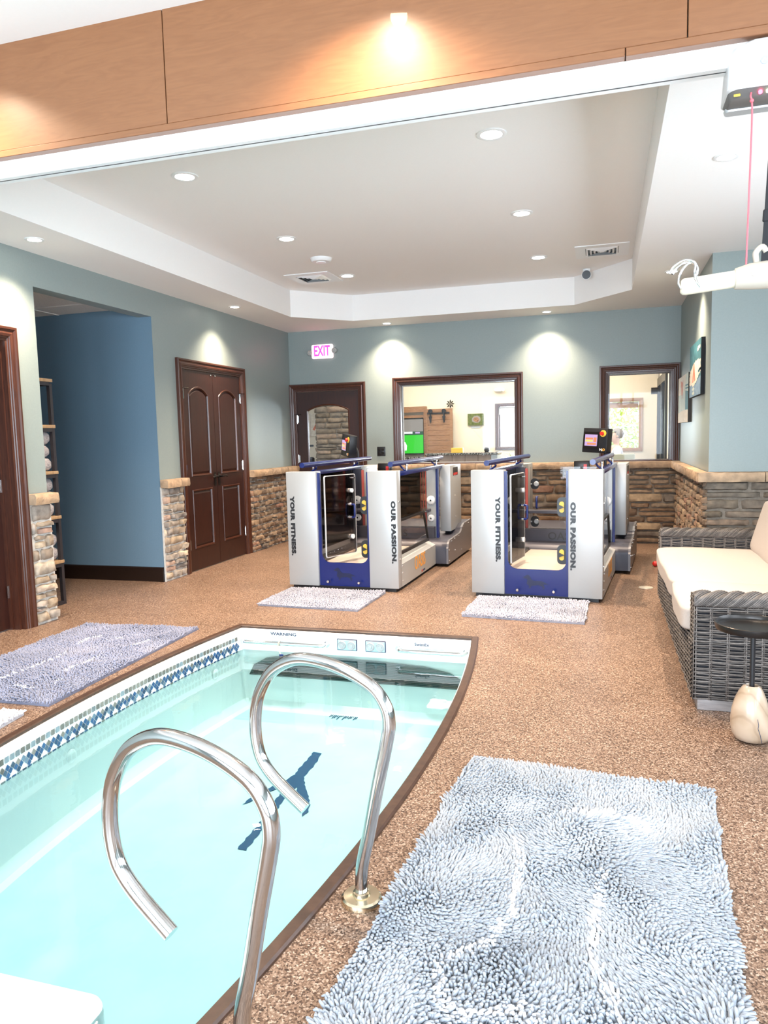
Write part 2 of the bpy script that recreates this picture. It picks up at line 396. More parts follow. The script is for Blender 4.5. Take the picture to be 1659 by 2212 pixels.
def text_bm(s, size, fn, depth=0.001, align='CENTER', sx=1.0, bold=0.0, space=1.0):
    cu = bpy.data.curves.new('t', 'FONT'); cu.body = s; cu.size = size; cu.align_x = align; cu.align_y = 'CENTER'
    cu.extrude = depth / 2; cu.offset = bold; cu.space_character = space; cu.resolution_u = 3
    o = bpy.data.objects.new('t', cu); COL.objects.link(o)
    bpy.context.view_layer.update()
    me = bpy.data.meshes.new_from_object(o.evaluated_get(bpy.context.evaluated_depsgraph_get()))
    bm = BM(); bm.from_mesh(me)
    for v in bm.verts: v.co = fn(v.co.x * sx, v.co.y, v.co.z + depth / 2)
    bpy.data.objects.remove(o); bpy.data.curves.remove(cu); bpy.data.meshes.remove(me)
    return bm

# ------------------------------------------------------------------ stone veneer
def stones(bm, fn, W, z0, z1, rng, depth=0.045, rows=(0.055, 0.10), lens=(0.13, 0.42), gap=0.011, z0off=0.0):
    z = z0
    while z < z1 - 0.02:
        h = rng.uniform(*rows)
        if z + h > z1 - 0.03: h = z1 - z
        x = -rng.uniform(0, 0.15)
        while x < W:
            l = rng.uniform(*lens)
            a0, a1 = max(0, x), min(W, x + l)
            if W - a1 < 0.06: a1 = W; 
            x = x + l if a1 < W else W + 1
            if a1 - a0 < 0.03: continue
            sub = [(z, z + h)]
            if h > 0.085 and rng.random() < 0.28: 
                k = rng.uniform(.4, .6); sub = [(z, z + h * k), (z + h * k, z + h)]
            for b0, b1 in sub: one_stone(bm, fn, a0 + gap / 2, a1 - gap / 2, b0 + gap / 2, b1 - gap / 2, depth * rng.uniform(.55, 1.15), rng)
        z += h

def one_stone(bm, fn, a0, a1, b0, b1, d, rng):
    nu = max(3, min(9, int((a1 - a0) / 0.04) + 2)); nv = 4
    ph = [rng.uniform(0, 6.28) for _ in range(6)]
    sk = rng.uniform(-.35, .35); cx = rng.uniform(.002, .006)
    grid = []
    for i in range(nu + 1):
        col = []
        for j in range(nv + 1):
            s = -1 + 2 * i / nu; t = -1 + 2 * j / nv
            sg = math.copysign(abs(s) ** 0.6, s); tg = math.copysign(abs(t) ** 0.5, t)
            a = (a0 + a1) / 2 + sg * (a1 - a0) / 2; b = (b0 + b1) / 2 + tg * (b1 - b0) / 2
            edge = max(abs(s), abs(t))
            a += cx * math.sin(ph[0] + t * 3.1) * (abs(s) > .9); b += 1.1 * cx * math.sin(ph[1] + s * 2.6 + i) * (abs(t) > .9)
            if abs(s) > .99 and abs(t) > .99:
                a -= math.copysign(.004, s); b -= math.copysign(.004, t)
            c = d * (1 - abs(s) ** 14) * (1 - abs(t) ** 12)
            if edge < .95: c *= 0.86 + .14 * math.sin(ph[2] + s * 3.3 + t * 1.7) + .10 * math.sin(ph[3] + s * 7 - t * 3) + sk * .3 * t
            col.append(bm.verts.new(fn(a, b, c)))
        grid.append(col)
    for i in range(nu):
        for j in range(nv): bm.faces.new((grid[i][j], grid[i + 1][j], grid[i + 1][j + 1], grid[i][j + 1]))

def caps(bm, fn, W, z, h, d, rng, L0=0.62, extra=0.0):
    x = -extra
    while x < W + extra - 1e-4:
        l = min(rng.uniform(.8, 1.2) * L0, W + extra - x)
        if W + extra - x - l < .15: l = W + extra - x
        nu = max(4, int(l / .05)); prof = [(0, 0), (d * .93, -.004), (d, h * .25), (d * .98, h * .75), (d * .90, h), (0, h + .003)]
        rows_ = []
        for i in range(nu + 1):
            a = x + .003 + (l - .006) * i / nu
            rows_.append([bm.verts.new(fn(a, z + b + (rng.uniform(-.002, .002) if 0 < k < 5 else 0), c + (rng.uniform(-.006, .004) if 0 < k < 5 else 0))) for k, (c, b) in enumerate(prof)])
        for A, B in zip(rows_, rows_[1:]):
            for k in range(5): bm.faces.new((A[k], B[k], B[k + 1], A[k + 1]))
        bm.faces.new(rows_[0]); bm.faces.new(rows_[-1][::-1])
        x += l

# ------------------------------------------------------------------ shag rug
def shag_rug(name, corners, sp, hgt, rad, base, label, group=None, streaks=(), seed=1, thick=0.012, comb=0.5, edgecol=None, parentcat='rug'):
    """corners TL TR BR BL on the floor"""
    rng = np.random.default_rng(seed)
    c = [np.array([*p, 0.0]) for p in corners]
    W = np.linalg.norm(c[1] - c[0]); H = np.linalg.norm(c[3] - c[0])
    root = thing(name, label, parentcat, tuple((c[0] + c[1] + c[2] + c[3]) / 4), 0, group)
    off = (c[0] + c[1] + c[2] + c[3]) / 4
    bm = BM(); f0 = [bm.verts.new(Vector(p - off)) for p in c]; f1 = [bm.verts.new(Vector(p - off + np.array([0, 0, thick]))) for p in c]
    bm.faces.new(f1)
    for k in range(4): bm.faces.new((f0[k], f0[(k + 1) % 4], f1[(k + 1) % 4], f1[k]))
    m = principled(name + '_backing', tuple(x * .75 for x in base), 0.95)
    obj('backing', bm, m, root)
    nu, nv = int(W / sp), int(H / sp)
    U, V = np.meshgrid((np.arange(nu) + .5) / nu, (np.arange(nv) + .5) / nv)
    U = (U + rng.normal(0, .18 / nu, U.shape)).ravel(); V = (V + rng.normal(0, .18 / nv, V.shape)).ravel()
    n = U.size
    P = (c[0][None] * ((1 - U) * (1 - V))[:, None] + c[1][None] * (U * (1 - V))[:, None] + c[2][None] * (U * V)[:, None] + c[3][None] * ((1 - U) * V)[:, None]) - off
    P[:, 2] = thick
    # smooth random comb direction
    def field(k, amp):
        out = np.zeros(n)
        for _ in range(9):
            kx, ky = rng.normal(0, k, 2); out += np.sin(kx * P[:, 0] + ky * P[:, 1] + rng.uniform(0, 6.28))
        return out * amp / 3
    cl = field(15, 1.0)
    dx = comb * field(11, 1.0) + rng.normal(0, .15, n); dy = comb * field(11, 1.0) + rng.normal(0, .15, n) - .15
    edge = np.minimum.reduce([U * W, (1 - U) * W, V * H, (1 - V) * H])
    outx = np.where(U < .5, -1, 1); 
    lean = np.clip(1 - edge / .03, 0, 1)
    dirv = np.stack([dx, dy, np.ones(n) * 1.0 - .25 * np.abs(cl)], 1); 
    ctr = -P.copy(); ctr[:, 2] = 0; ctr /= np.linalg.norm(ctr, axis=1)[:, None] + 1e-6
    dirv -= ctr * (lean * .8)[:, None]
    dirv /= np.linalg.norm(dirv, axis=1)[:, None]
    hh = hgt * rng.uniform(.75, 1.15, n) * (1 + .22 * cl)
    col = np.ones((n, 4)); b = np.array(base)
    col[:, :3] = b[None] * (1 + rng.normal(0, .08, n) + .10 * field(9, 1.0))[:, None]
    for pts, wd in streaks:
        pts = np.array(pts) - off[:2]
        for a, e in zip(pts[:-1], pts[1:]):
            d = e - a; t = np.clip(((P[:, :2] - a) @ d) / (d @ d), 0, 1); dist = np.linalg.norm(P[:, :2] - a - t[:, None] * d, axis=1)
            k = (dist < wd * rng.uniform(.0, 1.1, n)) & (rng.random(n) < .75); col[k, :3] = np.array([.62, .64, .68]); hh[k] *= 1.12
    s = 4; lev = [(0, 1.0), (.5, 1.0), (.88, .75)]
    a = np.cross(dirv, np.array([.3, 1, 0.1])); a /= np.linalg.norm(a, axis=1)[:, None]; w = np.cross(dirv, a)
    bend = np.stack([rng.normal(0, .16, n), rng.normal(0, .16, n), np.zeros(n)], 1)
    verts = []
    for t, rr in lev:
        ctrp = P + dirv * (hh * t)[:, None] + bend * (hh * t * t)[:, None] - np.array([0, 0, 1]) * (hh * t * t * .18)[:, None]
        for k in range(s):
            ang = 2 * PI * k / s
            verts.append(ctrp + (a * math.cos(ang) + w * math.sin(ang)) * rad * rr)
    tip = P + dirv * hh[:, None] + bend * hh[:, None] - np.array([0, 0, 1]) * (hh * .18)[:, None]; verts.append(tip)
    nvp = len(verts); VV = np.stack(verts, 1).reshape(-1, 3)
    VV[:, 2] = np.maximum(VV[:, 2], .002)
    fl = []
    for r in range(2):
        for k in range(s): fl.append((r * s + k, r * s + (k + 1) % s, (r + 1) * s + (k + 1) % s, (r + 1) * s + k))
    q = np.array(fl); tr = np.array([(2 * s + k, 2 * s + (k + 1) % s, 3 * s) for k in range(s)])
    base_i = (np.arange(n) * nvp)[:, None, None]
    Q = (q[None] + base_i).reshape(-1, 4); T = (tr[None] + base_i).reshape(-1, 3)
    me = bpy.data.meshes.new('pile')
    me.vertices.add(len(VV)); me.vertices.foreach_set('co', VV.ravel())
    nl = Q.size + T.size; me.loops.add(nl); me.loops.foreach_set('vertex_index', np.concatenate([Q.ravel(), T.ravel()]))
    npg = len(Q) + len(T); me.polygons.add(npg)
    st = np.concatenate([np.arange(len(Q)) * 4, Q.size + np.arange(len(T)) * 3]); me.polygons.foreach_set('loop_start', st)
    me.polygons.foreach_set('use_smooth', np.ones(npg, bool))
    me.update(calc_edges=True); me.validate()
    at = me.color_attributes.new('tuft', 'FLOAT_COLOR', 'POINT'); at.data.foreach_set('color', np.repeat(col, nvp, 0).astype(np.float32).ravel())
    me.materials.append(M['shag'])
    o = bpy.data.objects.new('pile', me); COL.objects.link(o); o.parent = root; o['kind'] = 'stuff'
    return root
# ------------------------------------------------------------------ the room shell
XL, YB, XR, YR = -4.06, 9.27, 2.35, -2.6
ZS, ZT = 2.748, 3.052
PX, PY = 0.82, 6.67
POOL_Y0, POOL_Y1 = 0.95, 4.735
def px_r(y): return -0.677 - 0.050 * (y - 3.2) ** 2
def px_l(y): return -2.660 + 0.060 * (y - 3.3) ** 2
def pool_outline(d, n=28):
    ys = [POOL_Y0 + d + (POOL_Y1 - POOL_Y0 - 2 * d) * k / n for k in range(n + 1)]
    return [(px_r(y) - d, y) for y in ys] + [(px_l(y) + d, y) for y in reversed(ys)]

XY = lambda z: mapper((0, 0, z), (1, 0, 0), (0, 1, 0), (0, 0, 1))
bm = BM(); plate(bm, XY(0), rect(-8.2, XR + .15, YR - .15, YB + 4.6), [pool_outline(0.0)], 0)
fl = struct(obj('floor', bm, M['floor'], normals=False), 'speckled brown rubber-flake floor with the pool cut into it')

def wallboxes(name, boxes, mat, label):
    bm = BM()
    for b in boxes: box(bm, *b)
    return struct(obj(name, bm, mat), label)
T = 0.14
wallboxes('wall_left', [(XL - T, XL, YR, 3.35, 0, 2.76), (XL - T, XL, 3.35, 4.32, 2.075, 2.76), (XL - T, XL, 4.32, 4.64, 0, 2.76), (XL - T, XL, 4.64, 6.134, 2.503, 2.76),
    (XL - T, XL, 6.134, 6.593, 0, 2.76), (XL - T, XL, 6.593, 7.822, 2.067, 2.76), (XL - T, XL, 7.822, YB + T, 0, 2.76)], M['wall'], 'teal-grey painted wall with the hall opening and the double doors')
wallboxes('wall_back', [(XL, -3.975, YB, YB + T, 0, 2.76), (-3.975, -3.095, YB, YB + T, 1.962, 2.76), (-3.095, PX + .05, YB, YB + T, 0, 0.985), (-3.095, -2.53, YB, YB + T, .985, 2.76),
    (-2.53, -1.07, YB, YB + T, 1.99, 2.76), (-1.07, .022, YB, YB + T, .985, 2.76), (.022, .724, YB, YB + T, 2.01, 2.76), (.724, PX + .05, YB, YB + T, .985, 2.76)], M['wall'], 'teal-grey painted end wall with two interior windows and a door')
wallboxes('wall_pier', [(PX, XR + .15, PY, YB, 0, 2.76)], M['wall'], 'teal-grey projecting wall with two canvases')
RW = [(-1.9, 0.4), (0.7, 2.6), (2.9, 5.0)]
bxs = []; y = YR
for a, b in RW:
    bxs += [(XR, XR + .15, y, a, 0, 2.76), (XR, XR + .15, a, b, 0, .75), (XR, XR + .15, a, b, 2.05, 2.76)]; y = b
bxs.append((XR, XR + .15, y, PY, 0, 2.76))
wallboxes('wall_right', bxs, M['wall'], 'teal-grey wall with three tall windows behind the sofa')
BW = [(-3.4, -1.2), (-.8, 1.6)]
bxs = []; x = XL
for a, b in BW:
    bxs += [(x, a, YR - .15, YR, 0, 3.1), (a, b, YR - .15, YR, 0, .25), (a, b, YR - .15, YR, 2.4, 3.1)]; x = b
bxs.append((x, XR + .15, YR - .15, YR, 0, 3.1))
wallboxes('wall_rear', bxs, M['wall'], 'wall with two glazed openings facing the pool')

# tray ceiling: soffit ring, tray sides, tray top
tray = [(-3.505, YR), (.245, YR), (.245, 8.03), (-.342, 8.66), (-2.947, 8.745), (-3.510, 8.11)]
tray[3] = (-.342, 8.70); tray[4] = (-2.947, 8.70)
bm = BM()
out = [(XL, YR), (-3.505, YR), *reversed(tray[2:]), ]
outer = [(XL - .02, YR), (-3.505, YR), (-3.510, 8.11), (-2.947, 8.70), (-.342, 8.70), (.245, 8.03), (.245, YR), (XR + .1, YR), (XR + .1, YB + .02), (XL - .02, YB + .02)]
plate(bm, XY(ZS), outer, [], 0)
for a, b in (((-3.505, YR), (-3.510, 8.11)), ((-3.510, 8.11), (-2.947, 8.70)), ((-2.947, 8.70), (-.342, 8.70)), ((-.342, 8.70), (.245, 8.03)), ((.245, 8.03), (.245, YR))):
    bm.faces.new([bm.verts.new((*a, ZS)), bm.verts.new((*b, ZS)), bm.verts.new((*b, ZT)), bm.verts.new((*a, ZT))])
plate(bm, XY(ZT), [(-3.505, YR), (.245, YR), (.245, 8.03), (-.342, 8.70), (-2.947, 8.70), (-3.510, 8.11)], [], 0)
struct(obj('ceiling', bm, M['ceil'], normals=False), 'off-white tray ceiling with a lower soffit border')

# wooden header beam with plywood panels
bm = BM(); YBM = 2.77
for a, b in ((XL, -1.712), (-1.708, .249), (.253, XR)):
    box(bm, a, b, YBM, YBM + .11, 2.617, ZT + .02, .0015, 1)
box(bm, XL, .055, YBM - .004, YBM + .115, 2.588, 2.6155, .002, 1, 1); box(bm, .058, XR, YBM - .004, YBM + .115, 2.588, 2.6155, .002, 1, 1)
struct(obj('beam_1', bm, [M['beam'], M['beamedge']]), 'brown stained plywood header beam crossing the ceiling')

# hall behind the opening
wallboxes('wall_hall', [(-8.1, XL - T - .001, 6.13, 6.25, 0, 2.72), (XL - T - .001, XL - .001, 6.13, 6.1335, 0, 2.5035), (-8.1, XL - T, 4.44, 4.56, 0, 2.72), (-8.2, -8.1, 4.44, 6.25, 0, 2.72)], M['hallwall'], 'hall wall beyond the opening, coloured darker and bluer for shade and cool light')
bm = BM(); box(bm, -8.1, XL - T, 4.56, 6.13, 2.588, 2.62, mi=0)
for gx in (-4.48, -5.09, -5.70, -6.31): box(bm, gx - .012, gx + .012, 4.56, 6.13, 2.582, 2.59, mi=1)
for gy in (5.75, 4.54): box(bm, -8.1, XL - T, gy - .012, gy + .012, 2.582, 2.5895, mi=1)
struct(obj('ceiling', bm, [M['tile'], M['gridwhite']]), 'suspended tile ceiling of the hall')
bm = BM()
v = [(6.128, 0), (6.108, 0), (6.108, .11), (6.113, .125), (6.119, .135), (6.128, .14)]
A = [bm.verts.new((-8.1, *p)) for p in v]; B = [bm.verts.new((XL - .005, *p)) for p in v]
for k in range(5): bm.faces.new((A[k], B[k], B[k + 1], A[k + 1]))
bm.faces.new(A); bm.faces.new(B[::-1])
struct(obj('baseboard_hall', bm, M['baseboard']), 'black-brown baseboard along the hall wall')

# ------------------------------------------------------------------ stone wainscot
fnL = mapper((XL, 0, 0), (0, 1, 0), (0, 0, 1), (1, 0, 0))
fnB = mapper((0, YB, 0), (1, 0, 0), (0, 0, 1), (0, -1, 0))
fnPs = mapper((PX, YB, 0), (0, -1, 0), (0, 0, 1), (-1, 0, 0))
fnPf = mapper((PX, PY, 0), (1, 0, 0), (0, 0, 1), (0, -1, 0))
def wains(k, fn, a0, a1, seed, mat, mort, label, rows=(.05, .10), lens=(.13, .42), capx=0.0, L0=.62, gap=.011, depth=.045, mr=None):
    rng = random.Random(seed)
    f2 = lambda a, b, c=0.0: fn(a0 + a, b, c + .012)
    bm = BM(); stones(bm, f2, a1 - a0, .012, .905, rng, depth, rows, lens, gap)
    o = struct(obj('trim_%d' % k, bm, mat, smooth=1.2), label)
    m0, m1 = (mr or (a0, a1)); bm = BM(); p = [fn(m0, 0, 0), fn(m1, 0, 0), fn(m1, .91, 0), fn(m0, .91, 0)]; q = [fn(m0, 0, .016), fn(m1, 0, .016), fn(m1, .91, .016), fn(m0, .91, .016)]
    P = [bm.verts.new(x) for x in p]; Q = [bm.verts.new(x) for x in q]
    bm.faces.new(Q)
    for i in range(4): bm.faces.new((P[i], P[(i + 1) % 4], Q[(i + 1) % 4], Q[i]))
    obj('mortar', bm, mort, o)
    bm = BM(); caps(bm, f2, a1 - a0, .905, .072, .088, rng, L0, capx); obj('cap_stones', bm, M['cap'], o, smooth=0.9)
wains(1, fnL, 4.42, 4.645, 11, M['stonedaylit'], M['mortarlight'], 'ledge-stone pier, lightened in colour for daylight, between the doorway and the hall opening', (.045, .13), (.10, .22), .012, .14)
wains(2, fnL, 6.125, 6.500, 12, M['stonedaylit'], M['mortarlight'], 'ledge-stone pier, lightened in colour for daylight, beside the double doors', (.05, .10), (.12, .26), .012, .25)
wains(3, fnL, 7.918, YB, 13, M['stone'], M['mortarlight'], 'brown ledge-stone dado by the corner', (.05, .09), (.10, .24), 0, .45)
wains(4, fnB, -2.999, PX, 14, M['stone'], M['mortar'], 'brown ledge-stone dado under the interior windows', (.055, .115), (.20, .52), 0, .75)
wains(5, fnPs, 0, YB - PY + .05, 15, M['stone'], M['mortar'], 'brown ledge-stone dado below the canvases', (.05, .09), (.08, .20), 0, .55, mr=(0, YB - PY + .012))
wains(6, fnPf, -.05, XR - PX, 16, M['stonegrey'], M['mortar'], 'greyish ledge-stone dado behind the sofa', (.06, .13), (.18, .50), .04, .55, .016, mr=(-.015, XR - PX))

# ------------------------------------------------------------------ doors and windows
def hinge(fn, a, b, c, par, t=.012):
    bm = BM(); p0, p1 = fn(a, b - .05, c), fn(a, b + .05, c); tube(bm, [p0, p1], .0075, 8)
    for s in (-1, 1): tube(bm, [fn(a, b + s * .05, c), fn(a, b + s * .057, c)], .0045, 8)
    q = [bm.verts.new(fn(a + d, b + e, c - .003)) for d, e in ((-.02, -.045), (.02, -.045), (.02, .045), (-.02, .045))]; bm.faces.new(q)
    obj('hinge', bm, M['chrome'], par, smooth=.7)

def panel_leaf(name, fn, a0, a1, z1, c0, par, arch=True, glass=False, mirror=False):
    W = a1 - a0; st = .115 if W < .7 else .14
    lo = rect(a0 + st, a1 - st, .24, .83); up = archtop(a0 + st, a1 - st, .99, z1 - .17, .075)
    f = lambda a, b, c=0.0: fn(a, b, c0 + c)
    bm = BM(); plate(bm, f, rect(a0, a1, .008, z1), [lo, up], .024)
    plate(bm, lambda a, b, c=0.0: f(a, b, c - .012), rect(a0 + .01, a1 - .01, .02, z1 - .02), [] if not glass else [up], .02)
    leaf = obj(name, bm, M['mahog'], par)
    for P in ([lo] if glass else [lo, up]):
        bm = BM(); raised_panel(bm, f, offset_poly(P, .004), .009, .012); obj('panel', bm, M['mahog'], leaf)
        bm = BM(); rr = [[bm.verts.new(f(x, y, c)) for x, y in offset_poly(P, d)] for d, c in ((-.012, .024), (-.008, .031), (.004, .029), (.010, .012))]
        for A, B in zip(rr, rr[1:]):
            for k in range(len(A)): bm.faces.new((A[k], A[(k + 1) % len(A)], B[(k + 1) % len(A)], B[k]))
        obj('moulding', bm, M['trimwood'], leaf)
    if glass:
        bm = BM(); rr = [[bm.verts.new(f(x, y, c)) for x, y in offset_poly(up, d)] for d, c in ((-.006, .024), (0, .030), (.010, .026), (.014, .002))]
        for A, B in zip(rr, rr[1:]):
            for k in range(len(A)): bm.faces.new((A[k], A[(k + 1) % len(A)], B[(k + 1) % len(A)], B[k]))
        obj('glazing_bead', bm, M['trimwood'], leaf)
        bm = BM(); plate(bm, f, offset_poly(up, -.002), [], 0); obj('glass', bm, M['pane'], leaf, normals=False)
    return leaf

def lever(fn, a, b, c, d, par):
    bm = BM(); o = fn(a, b, c); n = fn(a, b, c + 1) - o
    rings = [(.027, 0), (.027, .006), (.018, .012), (.010, .016), (.010, .05)]
    for (r, h), (r2, h2) in zip(rings, rings[1:]): tube(bm, [o + n * h, o + n * h2], r, 14, True, 0, [r, r2])
    pts = smoothpath([fn(a, b, c + .045), fn(a + d * .04, b + .004, c + .050), fn(a + d * .08, b + .002, c + .048), fn(a + d * .11, b - .008, c + .046)], 4)
    tube(bm, pts, .008, 8, True, 0, [.009] * (len(pts) - 1) + [.006])
    vs = [bm.verts.new(fn(a + dx * s, b + dz, c + .004)) for dx, dz, s in ((-.022, -.10, 1), (.022, -.10, 1), (.022, .05, 1), (-.022, .05, 1))]; bm.faces.new(vs)
    obj('handle', bm, M['blackmetal'], par, smooth=.7)

# closet double doors on the left wall
d2 = struct(thing('door_2', 'dark mahogany double doors with arched panels', 'door')); del d2['category']
bm = BM(); casing(bm, fnL, 6.593, 7.822, 0, 2.067, PROF, False); obj('casing', bm, M['trimwood'], d2)
l1 = panel_leaf('leaf', fnL, 6.597, 7.205, 2.06, -.022, d2); l2 = panel_leaf('leaf', fnL, 7.210, 7.818, 2.06, -.022, d2)
lever(fnL, 7.165, .955, .002, -1, l1); lever(fnL, 7.250, .955, .002, 1, l2)
for z in (.28, 1.05, 1.82): hinge(fnL, 6.600, z, .008, l1); hinge(fnL, 7.815, z, .008, l2)
bm = BM()
for a in (7.16, 7.25): tube(bm, [fnL(a, 2.035, .0), fnL(a, 2.035, .012)], .008, 8)
obj('catch', bm, M['chrome'], d2)
for a, z, s in ((6.60, 1.872, 1), (7.815, 1.872, 1)):
    bm = BM(); tube(bm, [fnL(a - .06, z, .02), fnL(a, z, .022), fnL(a + .05, z, .04)], .005, 6); obj('hinge_stop', bm, M['blackmetal'], d2)
# door at the left picture edge
d1 = struct(thing('door_1', 'dark mahogany doorway beside the stone pier', 'door')); del d1['category']
bm = BM(); casing(bm, fnL, 3.35, 4.32, 0, 2.075, PROF, False); obj('casing', bm, M['trimwood'], d1)
bm = BM(); box(bm, XL - T, XL - .02, 4.300, 4.322, 0, 2.075); box(bm, XL - T, XL - .075, 4.285, 4.3, 0, 2.06); obj('jamb', bm, M['trimwood'], d1)
lf = panel_leaf('leaf', fnL, 3.36, 4.292, 2.06, -.125, d1)
for z in (.28, 1.05, 1.82): hinge(fnL, 4.292, z, -.085, lf)
# glazed door on the back wall
d3 = struct(thing('door_3', 'dark mahogany door with an arched glass light under the exit sign', 'door')); del d3['category']
bm = BM(); casing(bm, fnB, -3.975, -3.095, 0, 1.962, PROF, False); obj('casing', bm, M['trimwood'], d3)
l3 = panel_leaf('leaf', fnB, -3.970, -3.100, 1.955, -.03, d3, glass=True)
for z in (1.07, 1.60): hinge(fnB, -3.968, z, .002, l3)
bm = BM(); tube(bm, [fnB(-4.0, 1.66, .03), fnB(-3.9, 1.662, .035)], .005, 6); obj('hinge_stop', bm, M['blackmetal'], d3)
# interior windows
for k, (a0, a1, z1, lab) in enumerate(((-2.53, -1.07, 1.99, 'large interior window looking into the reception room'), (.022, .724, 2.01, 'narrow interior window beside the pier wall')), 1):
    w = struct(thing('window_%d' % k, lab, 'window')); del w['category']
    bm = BM(); casing(bm, fnB, a0, a1, .985, z1, PROF, False); obj('casing', bm, M['trimwood'], w)
    bxo('sill', a0 - .02, a1 + .02, YB - .035, YB + T, .972, .992, M['trimwood'], w, .004)
    bm = BM(); plate(bm, mapper((0, YB + .07, 0), (1, 0, 0), (0, 0, 1), (0, -1, 0)), rect(a0, a1, .985, z1), [], 0); obj('pane', bm, M['pane'], w, normals=False)
    bm = BM(); casing(bm, mapper((0, YB + .085, 0), (1, 0, 0), (0, 0, 1), (0, -1, 0)), a0 + .02, a1 - .02, 1.0, z1 - .015, [(.02, .0), (.02, .012), (.004, .012), (0, .0)], True); obj('glazing_bead', bm, M['gridwhite'] if k == 1 else M['trimwood'], w)
# exterior windows behind the camera and behind the sofa: casings only
kk = 3
for a, b in RW:
    w = struct(thing('window_%d' % kk, 'tall window in the wall behind the sofa', 'window')); del w['category']; kk += 1
    bm = BM(); casing(bm, mapper((XR, 0, 0), (0, 1, 0), (0, 0, 1), (-1, 0, 0)), a, b, .75, 2.05, PROF, True); obj('casing', bm, M['trimwood'], w)
    bxo('mullion', XR + .04, XR + .09, (a + b) / 2 - .03, (a + b) / 2 + .03, .75, 2.05, M['trimwood'], w)
for a, b in BW:
    w = struct(thing('window_%d' % kk, 'glazed opening in the rear wall', 'window')); del w['category']; kk += 1
    bm = BM(); casing(bm, mapper((0, YR, 0), (1, 0, 0), (0, 0, 1), (0, 1, 0)), a, b, .25, 2.4, PROF, True); obj('casing', bm, M['trimwood'], w)
    bxo('mullion', (a + b) / 2 - .03, (a + b) / 2 + .03, YR - .09, YR - .04, .25, 2.4, M['trimwood'], w)

# ------------------------------------------------------------------ pool
pool = thing('swim_pool', 'recessed white swim pool with brown coping filled with pale aqua water', 'pool', (-1.65, 2.9, 0))
PO = Vector((-1.65, 2.9, 0))
def pw(bm): bmesh.ops.translate(bm, vec=-PO, verts=bm.verts); return bm
ZW, ZF = -.155, -.56
bm = BM()
cp = [(0.0, -.01), (0.0, .008), (.006, .014), (.04, .014), (.046, .008), (.046, -.02)]
rings = [[bm.verts.new((x, y, z)) for x, y in pool_outline(d)] for d, z in cp]
n = len(rings[0])
for A, B in zip(rings, rings[1:]):
    for k in range(n): bm.faces.new((A[k], A[(k + 1) % n], B[(k + 1) % n], B[k]))
obj('coping', pw(bm), M['coping'], pool, smooth=.5)
bm = BM()
sp = [(.040, -.004), (.052, -.004), (.056, -.010), (.060, -.06), (.064, -.30), (.075, ZF + .05), (.11, ZF + .006), (.15, ZF)]
rings = [[bm.verts.new((x, y, z)) for x, y in pool_outline(d)] for d, z in sp]
for A, B in zip(rings, rings[1:]):
    for k in range(n): bm.faces.new((A[k], A[(k + 1) % n], B[(k + 1) % n], B[k]))
obj('shell', pw(bm), M['gelcoat'], pool, smooth=.5)
bm = BM(); plate(bm, XY(ZF), pool_outline(.15), [], 0); obj('pool_floor', pw(bm), M['poolfloor'], pool, normals=False)
bm = BM(); plate(bm, XY(ZW), pool_outline(.0635), [], 0)
bmesh.ops.triangulate(bm, faces=bm.faces)
wt = obj('water', pw(bm), M['water'], pool, normals=False); wt['kind'] = 'stuff'; wt['label'] = 'clear pale aqua pool water'
# mosaic waterline band on the long left side
def ml(y, z, c=.0025): 
    d = .0640; x = px_l(y) + d; return Vector((x + c, y, z)) - PO
bmA, bmB = BM(), BM()
y = 1.15; k = 0
while y < 4.60:
    s = .026
    def q(b, pts): b.faces.new([b.verts.new(ml(yy, zz)) for yy, zz in pts])
    q(bmA, [(y, -.050), (y + s, -.050), (y + s, -.078), (y, -.078)])
    yc = y + s / 2; h = .0165; wv = .0150
    dia = lambda yy, zz: [(yy, zz + h), (yy + wv, zz), (yy, zz - h), (yy - wv, zz)]
    q(bmA if k % 3 == 0 else bmB, dia(yc, -.103)); q(bmB, dia(yc + .0175, -.121)); 
    if k % 2 == 0: q(bmB, dia(yc, -.139))
    q(bmB if k % 3 else bmA, [(y, -.160), (y + s + .002, -.160), (y + s + .002, -.151), (y, -.151)])
    y += .035; k += 1
mo = obj('mosaic_border', bmA, M['mosaicgrey'], pool, normals=False); mo['label'] = 'band of small grey and blue mosaic tiles at the waterline'
obj('mosaic_diamonds', bmB, M['mosaicblue'], mo, normals=False)
# current grille at the far end
YE = POOL_Y1 - .062
fnE = mapper((0, YE, 0), (1, 0, 0), (0, 0, 1), (0, -1, 0))
fe = lambda a, b, c=0.0: fnE(a, b, c) - PO
gp = [(-2.44, -.335), (-.845, -.335), (-.86, -.29), (-.98, -.225), (-1.15, -.193), (-1.5, -.178), (-1.9, -.173), (-2.15, -.178), (-2.30, -.205), (-2.40, -.26)]
bm = BM(); plate(bm, lambda a, b, c=0.0: fe(a, b, c + .004), gp, [], .006); g = obj('current_grille', bm, M['grille'], pool); g['label'] = 'dark slatted water-current grille'
bm = BM(); z = -.33
while z < -.18:
    xs = [x for x in np.linspace(-2.43, -.85, 60)]
    lo = [x for x in xs if (lambda X: any(True for _ in [0]) and z < np.interp(X, [-2.44, -2.40, -2.30, -2.15, -1.9, -1.5, -1.15, -.98, -.86, -.845], [-.335, -.26, -.205, -.178, -.173, -.178, -.193, -.225, -.29, -.335]) - .004)(x)]
    if len(lo) > 2:
        a, b = lo[0], lo[-1]; p = [fe(a, z, .011), fe(b, z, .011), fe(b, z + .005, .016), fe(a, z + .005, .016)]; bm.faces.new([bm.verts.new(x) for x in p])
    z += .0115
obj('slats', bm, M['moduleside'], g, normals=False)
